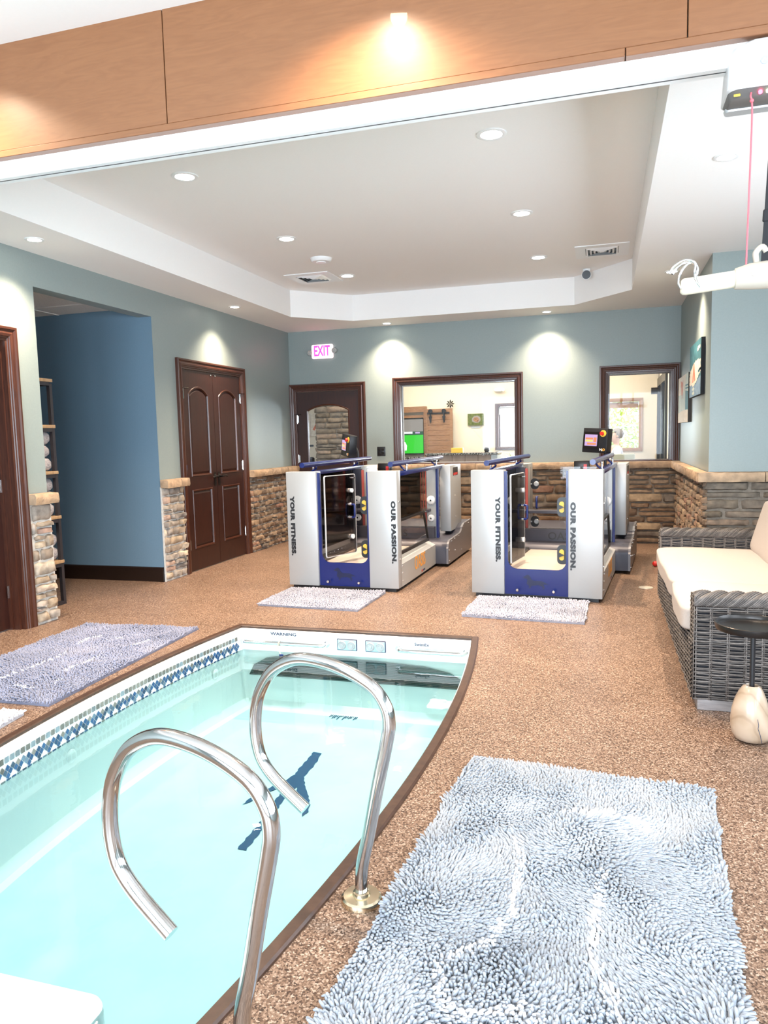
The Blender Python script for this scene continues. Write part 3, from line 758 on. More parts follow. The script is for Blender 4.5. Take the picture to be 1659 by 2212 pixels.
# dial panels, grab bars, printing
for x0, x1, lab in ((-1.765, -1.620, None), (-1.560, -1.415, None)):
    bm = BM(); box(bm, x0, x1, YE - .006, YE + .004, -.118, -.038, .003, 1); bmesh.ops.translate(bm, vec=-PO, verts=bm.verts); pn = obj('dial_panel', bm, M['navy'], pool)
    bm = BM(); box(bm, x0 + .005, x1 - .005, YE - .009, YE - .004, -.113, -.043, .002, 1); bmesh.ops.translate(bm, vec=-PO, verts=bm.verts); obj('face_plate', bm, M['paleaqua'], pn)
    for dx in (.038, .107):
        bm = BM(); lathe(bm, [(0, .012), (.012, .012), (.014, .006), (.022, .006), (.027, .010), (.030, .004), (.031, 0)], M4=Matrix.Translation(Vector((x0 + dx, YE - .009, -.080)) - PO) @ Matrix.Rotation(PI / 2, 4, 'X')); obj('dial', bm, M['silver'], pn, smooth=.6)
for x0, x1 in ((-2.47, -1.84), (-1.325, -.865)):
    z = -.083
    bm = BM(); pts = roundpath([(x0, YE, z), (x0 + .012, YE - .05, z), (x1 - .012, YE - .05, z), (x1, YE, z)], .035, 6)
    tube(bm, [p - PO for p in pts], .013, 12)
    for x in (x0, x1): cyl(bm, Vector((x, YE - .006, z)) - PO, .022, .008, 'y', 16)
    obj('grab_bar', bm, M['chrome'], pool, smooth=.7)
obj('warning_print', text_bm('WARNING', .030, lambda a, b, c: fe(-2.165 + a, -.030 + b, .002 + c), .0008, sx=1.35, bold=.0006), M['textdark'], pool)
bm = BM()
def lines(cx, zz, n, w, rng=random.Random(3)):
    for i in range(n):
        l = w * rng.uniform(.8, 1.0); p = [fe(cx - l / 2, zz - i * .0062, .002), fe(cx + l / 2, zz - i * .0062, .002), fe(cx + l / 2, zz - i * .0062 + .0022, .002), fe(cx - l / 2, zz - i * .0062 + .0022, .002)]
        bm.faces.new([bm.verts.new(x) for x in p])
lines(-2.17, -.047, 4, .19); lines(-1.10, -.066, 1, .10); lines(-1.10, -.073, 1, .24); lines(-1.10, -.079, 1, .21); lines(-2.14, -.108, 1, .06); lines(-1.10, -.108, 1, .06)
obj('fine_print', bm, M['textgrey'], pool, normals=False)
obj('maker_print', text_bm('SwimEx', .026, lambda a, b, c: fe(-1.165 + a, -.048 + b, .002 + c), .0008, sx=1.2, bold=.0006), M['textdark'], pool)
# floor marking and small floor print
def flat(pts, z, c=.003): return [Vector((x, y, z + c)) - PO for x, y in pts]
mk = pool
for nm, pts in (('lane_arrow', None),):
    bm = BM()
    stem = [(-1.689, 4.01), (-1.636, 4.002), (-1.62, 3.916), (-1.614, 3.793), (-1.617, 3.737), (-1.613, 3.667), (-1.607, 3.574), (-1.611, 3.499), (-1.617, 3.402), (-1.603, 3.286), (-1.593, 3.12), (-1.588, 2.925), (-1.634, 2.926), (-1.635, 3.144), (-1.647, 3.297), (-1.662, 3.422), (-1.661, 3.536), (-1.671, 3.653), (-1.686, 3.767), (-1.685, 3.891)]
    lft = [(-1.676, 3.705), (-1.707, 3.601), (-1.75, 3.514), (-1.771, 3.479), (-1.804, 3.356), (-1.805, 3.31), (-1.786, 3.337), (-1.745, 3.434), (-1.721, 3.488), (-1.674, 3.566), (-1.634, 3.627)]
    rgt = [(-1.616, 3.684), (-1.563, 3.577), (-1.502, 3.478), (-1.46, 3.395), (-1.443, 3.325), (-1.451, 3.273), (-1.497, 3.371), (-1.56, 3.463), (-1.609, 3.565), (-1.635, 3.61)]
    for k, p in enumerate((stem, lft, rgt)):
        # ripple the printed outline a little along its length
        q = []
        for a, b in zip(p, p[1:] + p[:1]):
            a, b = Vector(a), Vector(b); m = max(1, int((b - a).length / .022))
            for i in range(m):
                v = a.lerp(b, i / m); v.x += .004 * math.sin(v.y * 170 + k); q.append(tuple(v))
        plate(bm, lambda a, b, c=0.0: Vector((a, b, ZF + .003 + .0008 * k + c)) - PO, q, [], 0)
    o = obj(nm, bm, M['poolmark'], pool, normals=False); o['label'] = 'dark blue arrow marking on the pool floor'
bm = BM(); rr = random.Random(5)
for i in range(16):
    x = -1.80 + i * .0125; y = 4.60 + .02 * math.sin(i * 2.1); l = .02 + rr.random() * .03
    bm.faces.new([bm.verts.new(v) for v in flat([(x, y - l), (x + .007, y - l), (x + .012, y + l), (x + .004, y + l)], ZF)])
obj('floor_print', bm, M['poolmark'], pool, normals=False)
# jet fittings on the left wall
for y in (4.35, 3.0):
    bm = BM(); lathe(bm, [(0, .012), (.02, .012), (.032, .006), (.036, 0)], M4=Matrix.Translation(Vector((px_l(y) + .064, y, -.24)) - PO) @ Matrix.Rotation(PI / 2, 4, 'Y')); obj('water_jet', bm, M['white'], pool, smooth=.6)
# entry bench
bm = BM(); box(bm, -2.35, -1.262, 1.05, 1.545, ZF, -.118, .045, 5); o = obj('entry_step', pw(bm), M['gelcoat'], pool, smooth=.8); o['label'] = 'white moulded entry step at the near end'

# pull tag on the far grab bar
t = thing('strap_tag', 'blue tag on a pale cord looped over the far pool grab bar', 'tag', (-2.175, YE - .05, -.083))
bm = BM(); tube(bm, smoothpath([(0, -.003, .016), (-.002, -.02, 0), (0, -.022, -.03), (.018, -.03, -.068)], 5), .004, 6); tube(bm, [(0, -.016, .008), (0, 0, .0165), (0, .015, .006), (0, .006, -.014), (0, -.014, -.008), (0, -.016, .008)], .006, 6); obj('cord', bm, M['plasticcream'], t, smooth=.8)
bm = BM(); box(bm, .010, .040, -.036, -.026, -.105, -.066, .003); obj('tab', bm, M['blue'], t)

# ------------------------------------------------------------------ pool hand rails
prof = [(0, .010), (0, .03), (-.006, .11), (-.030, .21), (-.062, .355), (-.094, .49), (-.103, .545), (-.093, .595), (-.050, .645), (.048, .684), (.150, .697), (.220, .685), (.285, .645), (.330, .58), (.350, .52), (.356, .45), (.346, .385), (.325, .345), (.280, .302), (.185, .237)]
def handrail(loc, label, steps):
    th = math.radians(169.3)
    t = thing('pool_handrail', label, 'handrail', loc, th, 'curved steel pool handrails')
    bm = BM(); pts = smoothpath([(u, 0, z) for u, z in prof], 6)
    tube(bm, pts, .0188, 20, True); o = obj('rail', bm, M['steel'], t, smooth=1.0)
    bm = BM(); lathe(bm, [(.019, .030), (.024, .028), (.026, .020), (.052, .018), (.058, .014), (.060, .006), (.060, 0)], n=40); obj('base_flange', bm, M['brass'], t, smooth=.5)
    return t
handrail((-.669, 1.906, 0), 'curved polished steel handrail whose round foot plate shows beside the big rug', 0)
handrail((-.743, 1.311, 0), 'curved polished steel handrail over the white entry step, its foot out of sight', 0)

# ------------------------------------------------------------------ rugs
rb = (.40, .455, .575)
shag_rug('shag_rug', [(-.520, 2.905), (.382, 2.825), (.285, 1.30), (-.630, 1.36)], .0098, .024, .0050, (.300, .328, .372), 'large pale blue-grey shag rug beside the steel handrails and side table', 'blue-grey shag rugs', comb=.75,
    streaks=[([(-.128, 2.509), (-.039, 2.521), (.013, 2.544), (.074, 2.531), (.123, 2.471), (.163, 2.437)], .022),
             ([(-.251, 2.291), (-.244, 2.183), (-.24, 2.041), (-.252, 1.924), (-.289, 1.801), (-.328, 1.748), (-.382, 1.703), (-.384, 1.635), (-.381, 1.581), (-.348, 1.546), (-.304, 1.542), (-.24, 1.563), (-.178, 1.6), (-.149, 1.558), (-.107, 1.531)], .020),
             ([(-.003, 2.185), (-.006, 2.05), (-.016, 1.95), (-.018, 1.861), (-.017, 1.769), (.023, 1.688), (.04, 1.609), (.05, 1.50)], .022)], seed=3)
shag_rug('shag_rug', [(-3.675, 4.50), (-2.775, 4.57), (-2.725, 3.02), (-3.62, 3.00)], .0130, .020, .0056, (.215, .228, .315), 'long lavender-grey shag rug between the pool and the stone pier', 'blue-grey shag rugs',
    streaks=[([(-3.294, 3.293), (-3.27, 3.385), (-3.269, 3.506), (-3.262, 3.667), (-3.27, 3.801)], .015), ([(-3.11, 3.224), (-3.009, 3.193), (-2.94, 3.209)], .014), ([(-3.014, 3.455), (-3.012, 3.53), (-3.013, 3.655), (-3.024, 3.785)], .015),
             ([(-3.331, 4.008), (-3.358, 4.12), (-3.32, 4.201)], .016), ([(-3.201, 4.193), (-3.142, 4.197)], .015), ([(-2.961, 4.047), (-2.946, 4.126), (-2.928, 4.188)], .015), ([(-2.919, 3.293), (-2.937, 3.357)], .014)], seed=4)
shag_rug('shag_rug', [(-2.692, 6.02), (-1.800, 5.985), (-1.823, 5.295), (-2.690, 5.345)], .0140, .019, .0060, (.33, .33, .385), 'small grey shag rug before the treadmill near the double doors', 'blue-grey shag rugs', seed=5)
shag_rug('shag_rug', [(-.994, 5.965), (-.118, 5.920), (-.134, 5.225), (-1.012, 5.295)], .0140, .019, .0060, (.35, .35, .41), 'small grey shag rug before the treadmill nearer the sofa', 'blue-grey shag rugs', seed=6)
shag_rug('chenille_mat', [(-3.55, 2.90), (-2.765, 2.895), (-2.735, 2.66), (-3.55, 2.35)], .016, .020, .0066, (.62, .62, .66), 'corner of a whitish chenille mat beside the pool coping', seed=8)

# ------------------------------------------------------------------ underwater treadmills
DOG = [(0.0, .78), (.055, .86), (.13, .93), (.20, .95), (.255, .90), (.285, .80), (.31, .70), (.36, .62), (.42, .58), (.70, .575), (.78, .55), (.84, .49), (.90, .44), (1.0, .405), (.93, .385), (.86, .375), (.815, .36), (.80, .30), (.835, .22), (.83, .12), (.79, .06), (.735, .04), (.735, .075), (.775, .10), (.78, .18), (.755, .215), (.70, .26), (.58, .31), (.45, .275), (.34, .25), (.295, .20), (.285, .115), (.235, .085), (.205, .09), (.225, .13), (.24, .22), (.20, .27), (.155, .33), (.135, .42), (.15, .52), (.165, .62), (.145, .69), (.08, .72), (.02, .735)]
def bolts(lst, par, ax='x'):
    for p, r in lst:
        bm = BM(); cyl(bm, p, r, .006, ax, 10); obj('bolt', bm, M['chrome'], par, smooth=.7)

def treadmill(loc, rz, label, WL, dw, txtL, txtR, doorang, side):
    t = thing('underwater_treadmill', label, 'treadmill', loc, rz, 'canine underwater treadmills')
    W = 1.03 + dw; RP0 = W - .262; F = mapper((0, 0, 0), (1, 0, 0), (0, 0, 1), (0, -1, 0))
    bxo('plinth', .03, W - .03, .02, 2.45, 0, .03, M['black'], t)
    pl = bxo('pillar', 0, WL, 0, .11, .03, 1.045, M['silver'], t, .004, 2)
    pr = bxo('pillar', RP0, W, 0, .11, .03, 1.045, M['silver'], t, .004, 2)
    rot = lambda cx, cz: (lambda a, b, c: Vector((cx + b, -.0008 - c, cz - a)))
    obj('lettering', text_bm('YOUR FITNESS.', .051, rot(txtL, .560), .001, 'CENTER', 1.40, .0036, 1.10), M['black'], pl)
    obj('lettering', text_bm('OUR PASSION.', .051, rot(RP0 + txtR, .520), .001, 'CENTER', 1.48, .0036, 1.10), M['black'], pr)
    bolts([((W, .055, .28), .008), ((W, .055, .78), .008)], pr)
    # blue U-shaped front panel
    x0, x1 = WL, RP0; xa, xb = x0 + .025, x1 - .02; zb = .238; r = .075
    pts = [(x0, .03), (x1, .03), (x1, 1.035), (xb, 1.035)] + [(xb - r + r * math.cos(a), zb + r + r * math.sin(a)) for a in np.linspace(0, -PI / 2, 8)] + [(xa + r - r * math.sin(a), zb + r - r * math.cos(a)) for a in np.linspace(0, PI / 2, 8)] + [(xa, 1.035), (x0, 1.035)]
    bm = BM(); plate(bm, lambda a, b, c=0.0: F(a, b, c - .045), pts, [], .02); fp = obj('front_panel', bm, M['blue'], t)
    xm = (x0 + x1) / 2; s = .205
    bm = BM(); plate(bm, lambda a, b, c=0.0: F(xm - .105 + a * s, .075 + b * .125, c - .0235), [(a, b) for a, b in DOG], [], .001); o = obj('dog_emblem', bm, M['navy'], fp); o['label'] = 'dark dachshund silhouette emblem'
    for dx in (-.145, .145):
        bm = BM(); lathe(bm, [(0, .008), (.009, .008), (.013, .003), (.013, 0)], n=16, M4=Matrix.Translation((xm + dx, -.025 + .0, .075)) @ Matrix.Rotation(PI / 2, 4, 'X')); obj('bolt', bm, M['chrome'], fp, smooth=.7)
    # running belt and decks
    bm = BM(); box(bm, .235, W - .235, .05, 1.50, .15, .205, .02, 3); obj('belt', bm, M['belt'], t, smooth=.6)
    for a, b in ((.05, .235), (W - .235, W - .05)):
        bm = BM(); box(bm, a, b, .05, 1.55, .03, .225, .006, 1, 0); 
        for k in range(14): cyl(bm, ((a + b) / 2, .14 + k * .1, .225), .006, .004, 'z', 8, mi=1)
        obj('side_deck', bm, [M['black'], M['chrome']], t)
    # side panels
    bm = BM(); box(bm, .045, .058, .10, 1.62, .22, 1.0, .003, 1); sp = obj('side_window', bm, M['tint'], t); sp['label'] = 'smoked acrylic side window'
    bm = BM(); box(bm, W - .065, W - .052, .10, 1.18, .58, .99, .003, 1); obj('side_window', bm, M['tint'] if False else M['acryl'], t)
    for a, sgn in ((.02, 1), (W - .085, -1)):
        bxo('top_beam', a, a + .062, .10, 1.84, .992, 1.028, M['blue'], t, .004)
        hx = a + (.085 if sgn > 0 else -.005)
        hr = BM(); tube(hr, [(hx, .12, 1.098), (hx, 1.98, 1.098)], .0235, 18); h = obj('handrail', hr, M['blue'], t, smooth=.8)
        for y in (.46, 1.58):
            bm = BM(); tube(bm, smoothpath([(hx, y - .06, 1.085), (hx, y - .01, 1.06), (a + .03, y, 1.028)], 4), .009, 8); obj('bracket', bm, M['blue'], h, smooth=.8)
            bm = BM(); cyl(bm, (a + .03, y + .04, 1.026), .008, .045, 'z', 10); bmesh.ops.create_uvsphere(bm, u_segments=10, v_segments=6, radius=.013, matrix=Matrix.Translation((a + .03, y + .04, 1.075))); obj('eye_bolt', bm, M['chrome'], h, smooth=.8)
    # lower side tank boxes
    for xo, xi, sg in ((W, W - .10, 1), (0, .10, -1)):
        bm = BM(); P = [(xo, .03), (xo, .228), (xi, .275), (xi, .03)]
        A = [bm.verts.new((x, .105, z)) for x, z in P]; B = [bm.verts.new((x, 1.30, z)) for x, z in P]
        for k in range(4): bm.faces.new((A[k], A[(k + 1) % 4], B[(k + 1) % 4], B[k]))
        bm.faces.new(A); bm.faces.new(B); sb = obj('side_tank', bm, M['silver'], t)
        if sg > 0: bolts([((xo - .003, .13, z), .007) for z in (.08, .15, .21)], sb)
        if sg > 0:
            fs = mapper((W + .0008, 0, 0), (0, 1, 0), (0, 0, 1), (1, 0, 0))
            obj('logo_print', text_bm('OASIS', .175, lambda a, b, c: fs(.70 + a, .158 + b, c), .001, 'CENTER', .82, .003), M['orange'], sb)
            bm = BM(); plate(bm, lambda a, b, c=0.0: fs(a, b, c + .0005), rect(.74, .79, .045, .066), [], .0005); obj('flag_print', bm, M['redstrip'], sb)
            bm = BM(); plate(bm, lambda a, b, c=0.0: fs(a, b, c + .0005), rect(.80, .87, .047, .064), [], .0005); obj('small_print', bm, M['textdark'], sb)
            # slanted framed lower window
            fw = mapper((W - .055, 0, 0), (0, 1, 0), (0, 0, 1), (1, 0, 0))
            o4 = [(.11, .295), (1.19, .285), (1.03, .60), (.11, .61)]; i4 = [(.125, .325), (1.165, .315), (1.02, .585), (.125, .592)]
            bm = BM(); plate(bm, fw, o4, [i4], .02); lw = obj('lower_window', bm, M['black'], t)
            bm = BM(); plate(bm, lambda a, b, c=0.0: fw(a, b, c + .01), i4, [], 0); obj('glass', bm, M['acryl'], lw, normals=False)
    # rear gate
    for a in (.05, W - .155):
        bm = BM(); box(bm, a, a + .105, 1.56, 1.59, .23, 1.0, .004); rp = obj('gate_post', bm, M['moduledark'] if a < .3 else M['silver'], t)
        xs = a + .115 if a < .3 else a - .012
        bxo('gasket', xs - .012, xs + .012, 1.555, 1.575, .24, .985, M['redstrip'], rp)
        for z, r in ((.66, .048), (.47, .038)):
            bm = BM(); lathe(bm, [(0, .028), (.012, .028), (.014, .022), (r * .75, .020), (r * .92, .014), (r, .006), (r, 0)], n=24, M4=Matrix.Translation((a + .05, 1.56, z)) @ Matrix.Rotation(PI / 2, 4, 'X')); cyl(bm, (a + .05, 1.531, z), .009, .004, 'y', 10, mi=1); obj('knob', bm, [M['white'], M['black']], rp, smooth=.6)
        xb_ = -.02 if a < .3 else W - .04
        bxo('edge_strip', a - .028 if a < .3 else a + .107, a - .003 if a < .3 else a + .130, 1.54, 1.60, .25, 1.0, M['black'] if a < .3 else M['blue'], rp)
    bm = BM(); box(bm, .20, W - .20, 1.575, 1.587, .37, 1.0, .002, 1); gt = obj('rear_gate', bm, M['acryl'], t)
    for z in (.83, .45):
        bm = BM(); plate(bm, lambda a, b, c=0.0: F(a, b, c - 1.572), rrect(.205, .285, z - .055, z + .055, .035), [], .006); pb = obj('latch_plate', bm, M['black'], gt)
        bm = BM(); lathe(bm, [(0, .016), (.02, .016), (.026, .008), (.026, 0)], n=20, M4=Matrix.Translation((.262, 1.566, z)) @ Matrix.Rotation(PI / 2, 4, 'X')); cyl(bm, (.212, 1.55, z), .007, .02, 'y', 8); obj('knob', bm, M['silver'], pb, smooth=.6)
    bm = BM(); tube(bm, roundpath([(.27, 1.572, .70), (.27, 1.52, .70), (.27, 1.52, .59), (.27, 1.572, .59)], .02, 5), .011, 8); obj('handle', bm, M['blue'], gt, smooth=.8)
    bm = BM(); box(bm, .10, W - .10, 1.42, 1.54, .545, .575, .004); o = obj('chest_bar', bm, M['moduledark'], t); o['label'] = 'dark crossbar inside the chamber'
    bm = BM(); box(bm, .06, W - .06, 1.50, 1.55, .255, .385, .004); nb = obj('nose_panel', bm, M['moduledark'], t)
    obj('embossed_print', text_bm('OASIS', .105, lambda a, b, c: F(.53 + a, .312 + b, c - 1.4995), .001, 'CENTER', 1.05, .001), M['black'], nb)
    bxo('gasket', .25, W - .25, 1.49, 1.52, .222, .238, M['redstrip'], t)
    # yellow latches on the right pillar
    for z in (.745, .36):
        f2 = lambda a, b, c=0.0: Vector((RP0 - .085 + a, .085 - c, z + b))
        bm = BM(); plate(bm, f2, rrect(-.012, .075, -.078, .078, .035), [], .012); kb = obj('latch_plate', bm, M['black'], t)
        bm = BM()
        plate(bm, lambda a, b, c=0.0: f2(a, b, c + .012), rrect(.006, .044, -.044, .044, .018), [], .010); obj('knob', bm, M['yellow'], kb)
        bm = BM(); plate(bm, lambda a, b, c=0.0: f2(a, b, c + .022), [(.008, -.018), (.046, 0), (.008, .018)], [], .014); obj('grip', bm, M['black'], kb)
    # open acrylic door
    hx, hy = WL + .03, .10; ca, sa = math.cos(doorang), math.sin(doorang)
    fd = mapper((hx, hy, 0), (ca, sa, 0), (0, 0, 1), (sa, -ca, 0))
    bm = BM(); plate(bm, fd, rrect(.0, .42, .265, 1.0, .02, 4), [], .012); dr = obj('door', bm, M['tint'] if doorang < 1.3 else M['acryl'], t); dr['label'] = 'clear acrylic door standing open'
    bm = BM(); o_, i_ = rrect(0, .422, .263, 1.002, .02, 4), rrect(.006, .416, .269, .996, .016, 4); plate(bm, lambda a, b, c=0.0: fd(a, b, c - .0005), o_, [i_], .013); obj('rim', bm, M['edge'], dr)
    for b_, r in ((.85, .020), (.42, .022), (.965, .008)):
        bm = BM(); tube(bm, [fd(.36 if r > .01 else .395, b_, -.012), fd(.36 if r > .01 else .395, b_, .026)], r, 20); obj('knob', bm, M['white'] if r > .01 else M['chrome'], dr, smooth=.7)
    bm = BM(); tube(bm, roundpath([fd(.36, .72, .012), fd(.36, .72, .05), fd(.36, .60, .05), fd(.36, .60, .012)], .015, 5), .010, 8); hd = obj('handle', bm, M['blue'], dr, smooth=.8)
    for b_ in (.72, .60):
        bm = BM(); tube(bm, [fd(.36, b_, -.014), fd(.36, b_, .022)], .014, 14); obj('boss', bm, M['chrome'], hd, smooth=.7)
    # rear drive module: stepped rounded hood
    prof_ = [(1.30, .03), (1.30, .185)] + [(1.30 + .09 - .09 * math.cos(a), .185 + .075 * math.sin(a)) for a in np.linspace(.2, PI / 2, 7)] + [(1.86, .272)] + [(1.86 + .10 * math.sin(a), .272 + .055 - .055 * math.cos(a)) for a in np.linspace(.2, 1.5, 5)] + [(2.08, .355), (2.45, .362), (2.45, .03)]
    bm = BM(); X0, X1 = -.13, 1.145 + dw
    A = [bm.verts.new((X0, y, z)) for y, z in prof_]; B = [bm.verts.new((X1, y, z)) for y, z in prof_]
    for k in range(len(prof_)): bm.faces.new((A[k], A[(k + 1) % len(A)], B[(k + 1) % len(B)], B[k]))
    md = obj('drive_hood', bm, M['moduledark'], t, smooth=.5)
    for xs, d in ((X1, .02), (X0, -.02)):
        bm = BM(); fm = mapper((xs, 0, 0), (0, 1, 0), (0, 0, 1), (1, 0, 0)); plate(bm, fm, [(y - .012 if k < 2 else y, z + (.006 if z > .1 else 0)) for k, (y, z) in enumerate(prof_)], [], d); sd = obj('end_plate', bm, M['moduleside'] if xs > 0.5 else M['moduledark'], md)
        if d > 0: bolts([((xs + d, y, z), .007) for y, z in ((1.33, .06), (1.33, .17), (1.45, .245), (1.6, .255), (1.8, .255), (2.0, .33), (2.3, .34), (1.9, .09), (1.6, .13))], sd)
    bolts([((x, y, z), .007) for x in (.3, .6, .9, 1.1) for y, z in ((1.42, .258), (1.84, .27))], md, 'z')
    # rear towers
    for a, b in ((-.02, .10), (W - .055, W + .065)):
        tw = bxo('rear_tower', a, b, 1.74, 2.26, .31, 1.015, M['silver'], t, .005)
        bolts([((b, 1.95, z), .007) for z in (.45, .68, .90)], tw)
        if a > .3:
            bm = BM(); box(bm, b, b + .0015, 1.86, 2.10, .90, .99); o = obj('sticker', bm, M['black'], tw)
            bm = BM(); box(bm, b + .0012, b + .0024, 1.88, 2.08, .905, .93); obj('red_band', bm, M['red'], o)
    # rocker switch box
    sx = .40 if side < 0 else .70
    bm = BM(); box(bm, sx - .075, sx + .075, 1.60, 1.66, .93, 1.055, .008); sw = obj('switch_box', bm, M['blackmetal'], t, smooth=.6)
    bxo('rocker', sx + .02, sx + .05, 1.592, 1.602, .965, 1.02, M['red'], sw)
    # control screen on a bent pole
    cx, cy, ang = (-.15, 2.06, math.radians(-50)) if side < 0 else (.815, 2.02, math.radians(-27))
    pp = [(cx + .07, cy + .03, .95), (cx + .07, cy + .03, 1.15), (cx + .05, cy + .04, 1.22), (cx, cy, 1.245)]
    bm = BM(); tube(bm, roundpath(pp, .05, 5), .014, 10); pole = obj('pole', bm, M['black'], t, smooth=.8)
    Mx = Matrix.Translation((cx, cy - .03, 1.245)) @ Matrix.Rotation(ang, 4, 'Z') @ Matrix.Rotation(math.radians(-4), 4, 'X') @ Matrix.Rotation(math.radians(3 if side > 0 else 6), 4, 'Y')
    fx = lambda a, b, c=0.0: Mx @ Vector((a, -c, b))
    bm = BM(); box(bm, -.142, .142, -.055, .035, -.125, .125, .006, 2, M4=Mx); cs = obj('control_panel', bm, M['black'], t, smooth=.6)
    bm = BM(); plate(bm, lambda a, b, c=0.0: fx(a, b, c + .0555), rect(-.130, .045, -.085, .085), [], .003); ds = obj('bezel', bm, M['blackmetal'], cs)
    bm = BM(); plate(bm, lambda a, b, c=0.0: fx(a, b, c + .0588), rect(-.115, .030, -.058, .058), [], 0, 0); bm.faces.ensure_lookup_table()
    for r_, mi, lv in ((rect(-.108, -.02, .008, .026), 1, 1), (rect(-.108, -.02, -.016, .004), 2, 1), (rect(-.085, .020, -.046, -.026), 1, 1), (rect(-.06, -.02, .012, .022), 1, 2), (rect(-.012, .022, -.018, .030), 1, 1)):
        plate(bm, lambda a, b, c=0.0: fx(a, b, c + .0588 + .0004 * lv), r_, [], 0, mi)
    obj('display', bm, [M['dispA'], M['dispB'], M['dispC']], ds, normals=False)
    bm = BM(); A = fx(.092, .072, .056); tube(bm, [A, fx(.092, .072, .062)], .034, 22); es = obj('stop_collar', bm, M['yellow'], cs, smooth=.7)
    bm = BM(); tube(bm, [fx(.092, .072, .062), fx(.092, .072, .075), fx(.092, .072, .076), fx(.092, .072, .092)], .014, 18, True, 0, [.012, .012, .021, .019]); obj('stop_button', bm, M['red'], es, smooth=.7)
    obj('logo_print', text_bm('H', .034, lambda a, b, c: fx(.075 + a, -.092 + b, .056 + c), .001, 'CENTER', 1.1, .0008), M['white'], cs)
    obj('logo_digit', text_bm('2', .019, lambda a, b, c: fx(.0925 + a, -.099 + b, .056 + c), .001, 'CENTER', 1.0, .0006), M['white'], cs)
    obj('logo_ring', text_bm('O', .034, lambda a, b, c: fx(.110 + a, -.092 + b, .056 + c), .001, 'CENTER', 1.1, .0016), M['orange'], cs)
    return t
treadmill((-2.727, 6.062, 0), math.radians(-1.5), 'canine underwater treadmill standing nearer the double doors, control screen turned away', .288, 0, .052, .225, math.radians(70), -1)
treadmill((-1.060, 6.015, 0), math.radians(-4.9), 'canine underwater treadmill standing nearer the sofa, control screen facing the camera', .272, .016, .222, .035, math.radians(86), 1)
# ------------------------------------------------------------------ wicker sofa
def weave(bm, fn, W, b0, b1, sp=.0105, stake=.074, r=.0043, amp=.006, jit=None, seg=8):
    jit = jit or random.Random(2); rows = int((b1 - b0) / sp); ns = max(4, int(W / stake * seg)); n = 5
    for j in range(rows):
        b = b0 + (j + .5) * (b1 - b0) / rows; ph = PI * (j % 2); wob = jit.uniform(0, 6.28); rings = []
        for i in range(ns + 1):
            a = W * i / ns; c = amp * math.sin(PI * a / stake + ph); bb = b + .0016 * math.sin(a * 9 + wob) + .0012 * math.sin(a * 31 + wob * 2)
            rings.append([bm.verts.new(fn(a, bb + r * math.cos(2 * PI * k / n), c + r * .8 * math.sin(2 * PI * k / n))) for k in range(n)])
        for A, B in zip(rings, rings[1:]):
            for k in range(n): bm.faces.new((A[k], A[(k + 1) % n], B[(k + 1) % n], B[k]))
    ks = int(W / stake)
    for k in range(ks + 1):
        for d in (-.004, .004):
            a = min(W - .004, max(.004, k * stake + d)); tube(bm, [fn(a, b0, 0), fn(a, b1, 0)], .0038, 5)

def rim(bm, fn, W, dep, top, stake=.074, r=.0046):
    """strands folded over an arm top in scallops; fn(a, b, c): c<0 runs inwards over the arm"""
    a = 0.0; k = 0
    while a < W:
        s = (a % stake) / stake; h = .010 * math.sin(PI * s)
        pts = [fn(a, top - .034, .005), fn(a + .022, top - .018, .011), fn(a + .050, top + .004 + h * .6, .009), fn(a + .078, top + .014 + h, -dep * .18), fn(a + .10, top + .012 + h, -dep * .5), fn(a + .118, top + .006 + h, -dep * .85), fn(a + .125, top - .012, -dep - .006), fn(a + .128, top - .05, -dep - .004)]
        pts = [p if (p - fn(.10, 0, 0)).dot(fn(1, 0, 0) - fn(0, 0, 0)) > -.004 else p - (fn(1, 0, 0) - fn(0, 0, 0)) * (p - fn(.10, 0, 0)).dot(fn(1, 0, 0) - fn(0, 0, 0)) for p in pts]; tube(bm, smoothpath(pts, 3), r, 5); a += .0105; k += 1

SX, SY = .395, 3.672
sofa = thing('wicker_sofa', 'grey woven wicker sofa with cream cushions', 'sofa', (SX, SY, 0))
SD, SLn = .95, 2.44
fa = mapper((.008, .004, 0), (1, 0, 0), (0, 0, 1), (0, -1, 0))
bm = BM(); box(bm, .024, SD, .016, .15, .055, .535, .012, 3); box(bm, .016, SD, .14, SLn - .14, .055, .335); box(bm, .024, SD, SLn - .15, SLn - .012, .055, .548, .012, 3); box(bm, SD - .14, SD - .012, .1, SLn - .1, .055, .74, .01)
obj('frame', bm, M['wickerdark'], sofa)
bm = BM(); weave(bm, fa, SD - .01, .060, .530); o = obj('near_arm_weave', bm, M['wicker'], sofa, smooth=3.2, normals=False)
bm = BM(); rim(bm, lambda a, b, c=0.0: fa(a - .10, b, c), SD + .08, .14, .545); obj('arm_rim', bm, M['wicker'], o, smooth=3.2, normals=False)
fs_ = mapper((0.006, SLn - .02, 0), (0, -1, 0), (0, 0, 1), (-1, 0, 0))
bm = BM(); weave(bm, fs_, SLn - .04, .060, .335); o = obj('front_weave', bm, M['wicker'], sofa, smooth=3.2, normals=False)
fa2 = mapper((.012, SLn - .155, 0), (1, 0, 0), (0, 0, 1), (0, -1, 0))
bm = BM(); weave(bm, fa2, SD - .02, .30, .545); o = obj('far_arm_weave', bm, M['wicker'], sofa, smooth=3.2, normals=False)
bm = BM(); rim(bm, lambda a, b, c=0.0: fa2(a - .10, b, c), SD + .08, .14, .565); obj('arm_rim', bm, M['wicker'], o, smooth=3.2, normals=False)
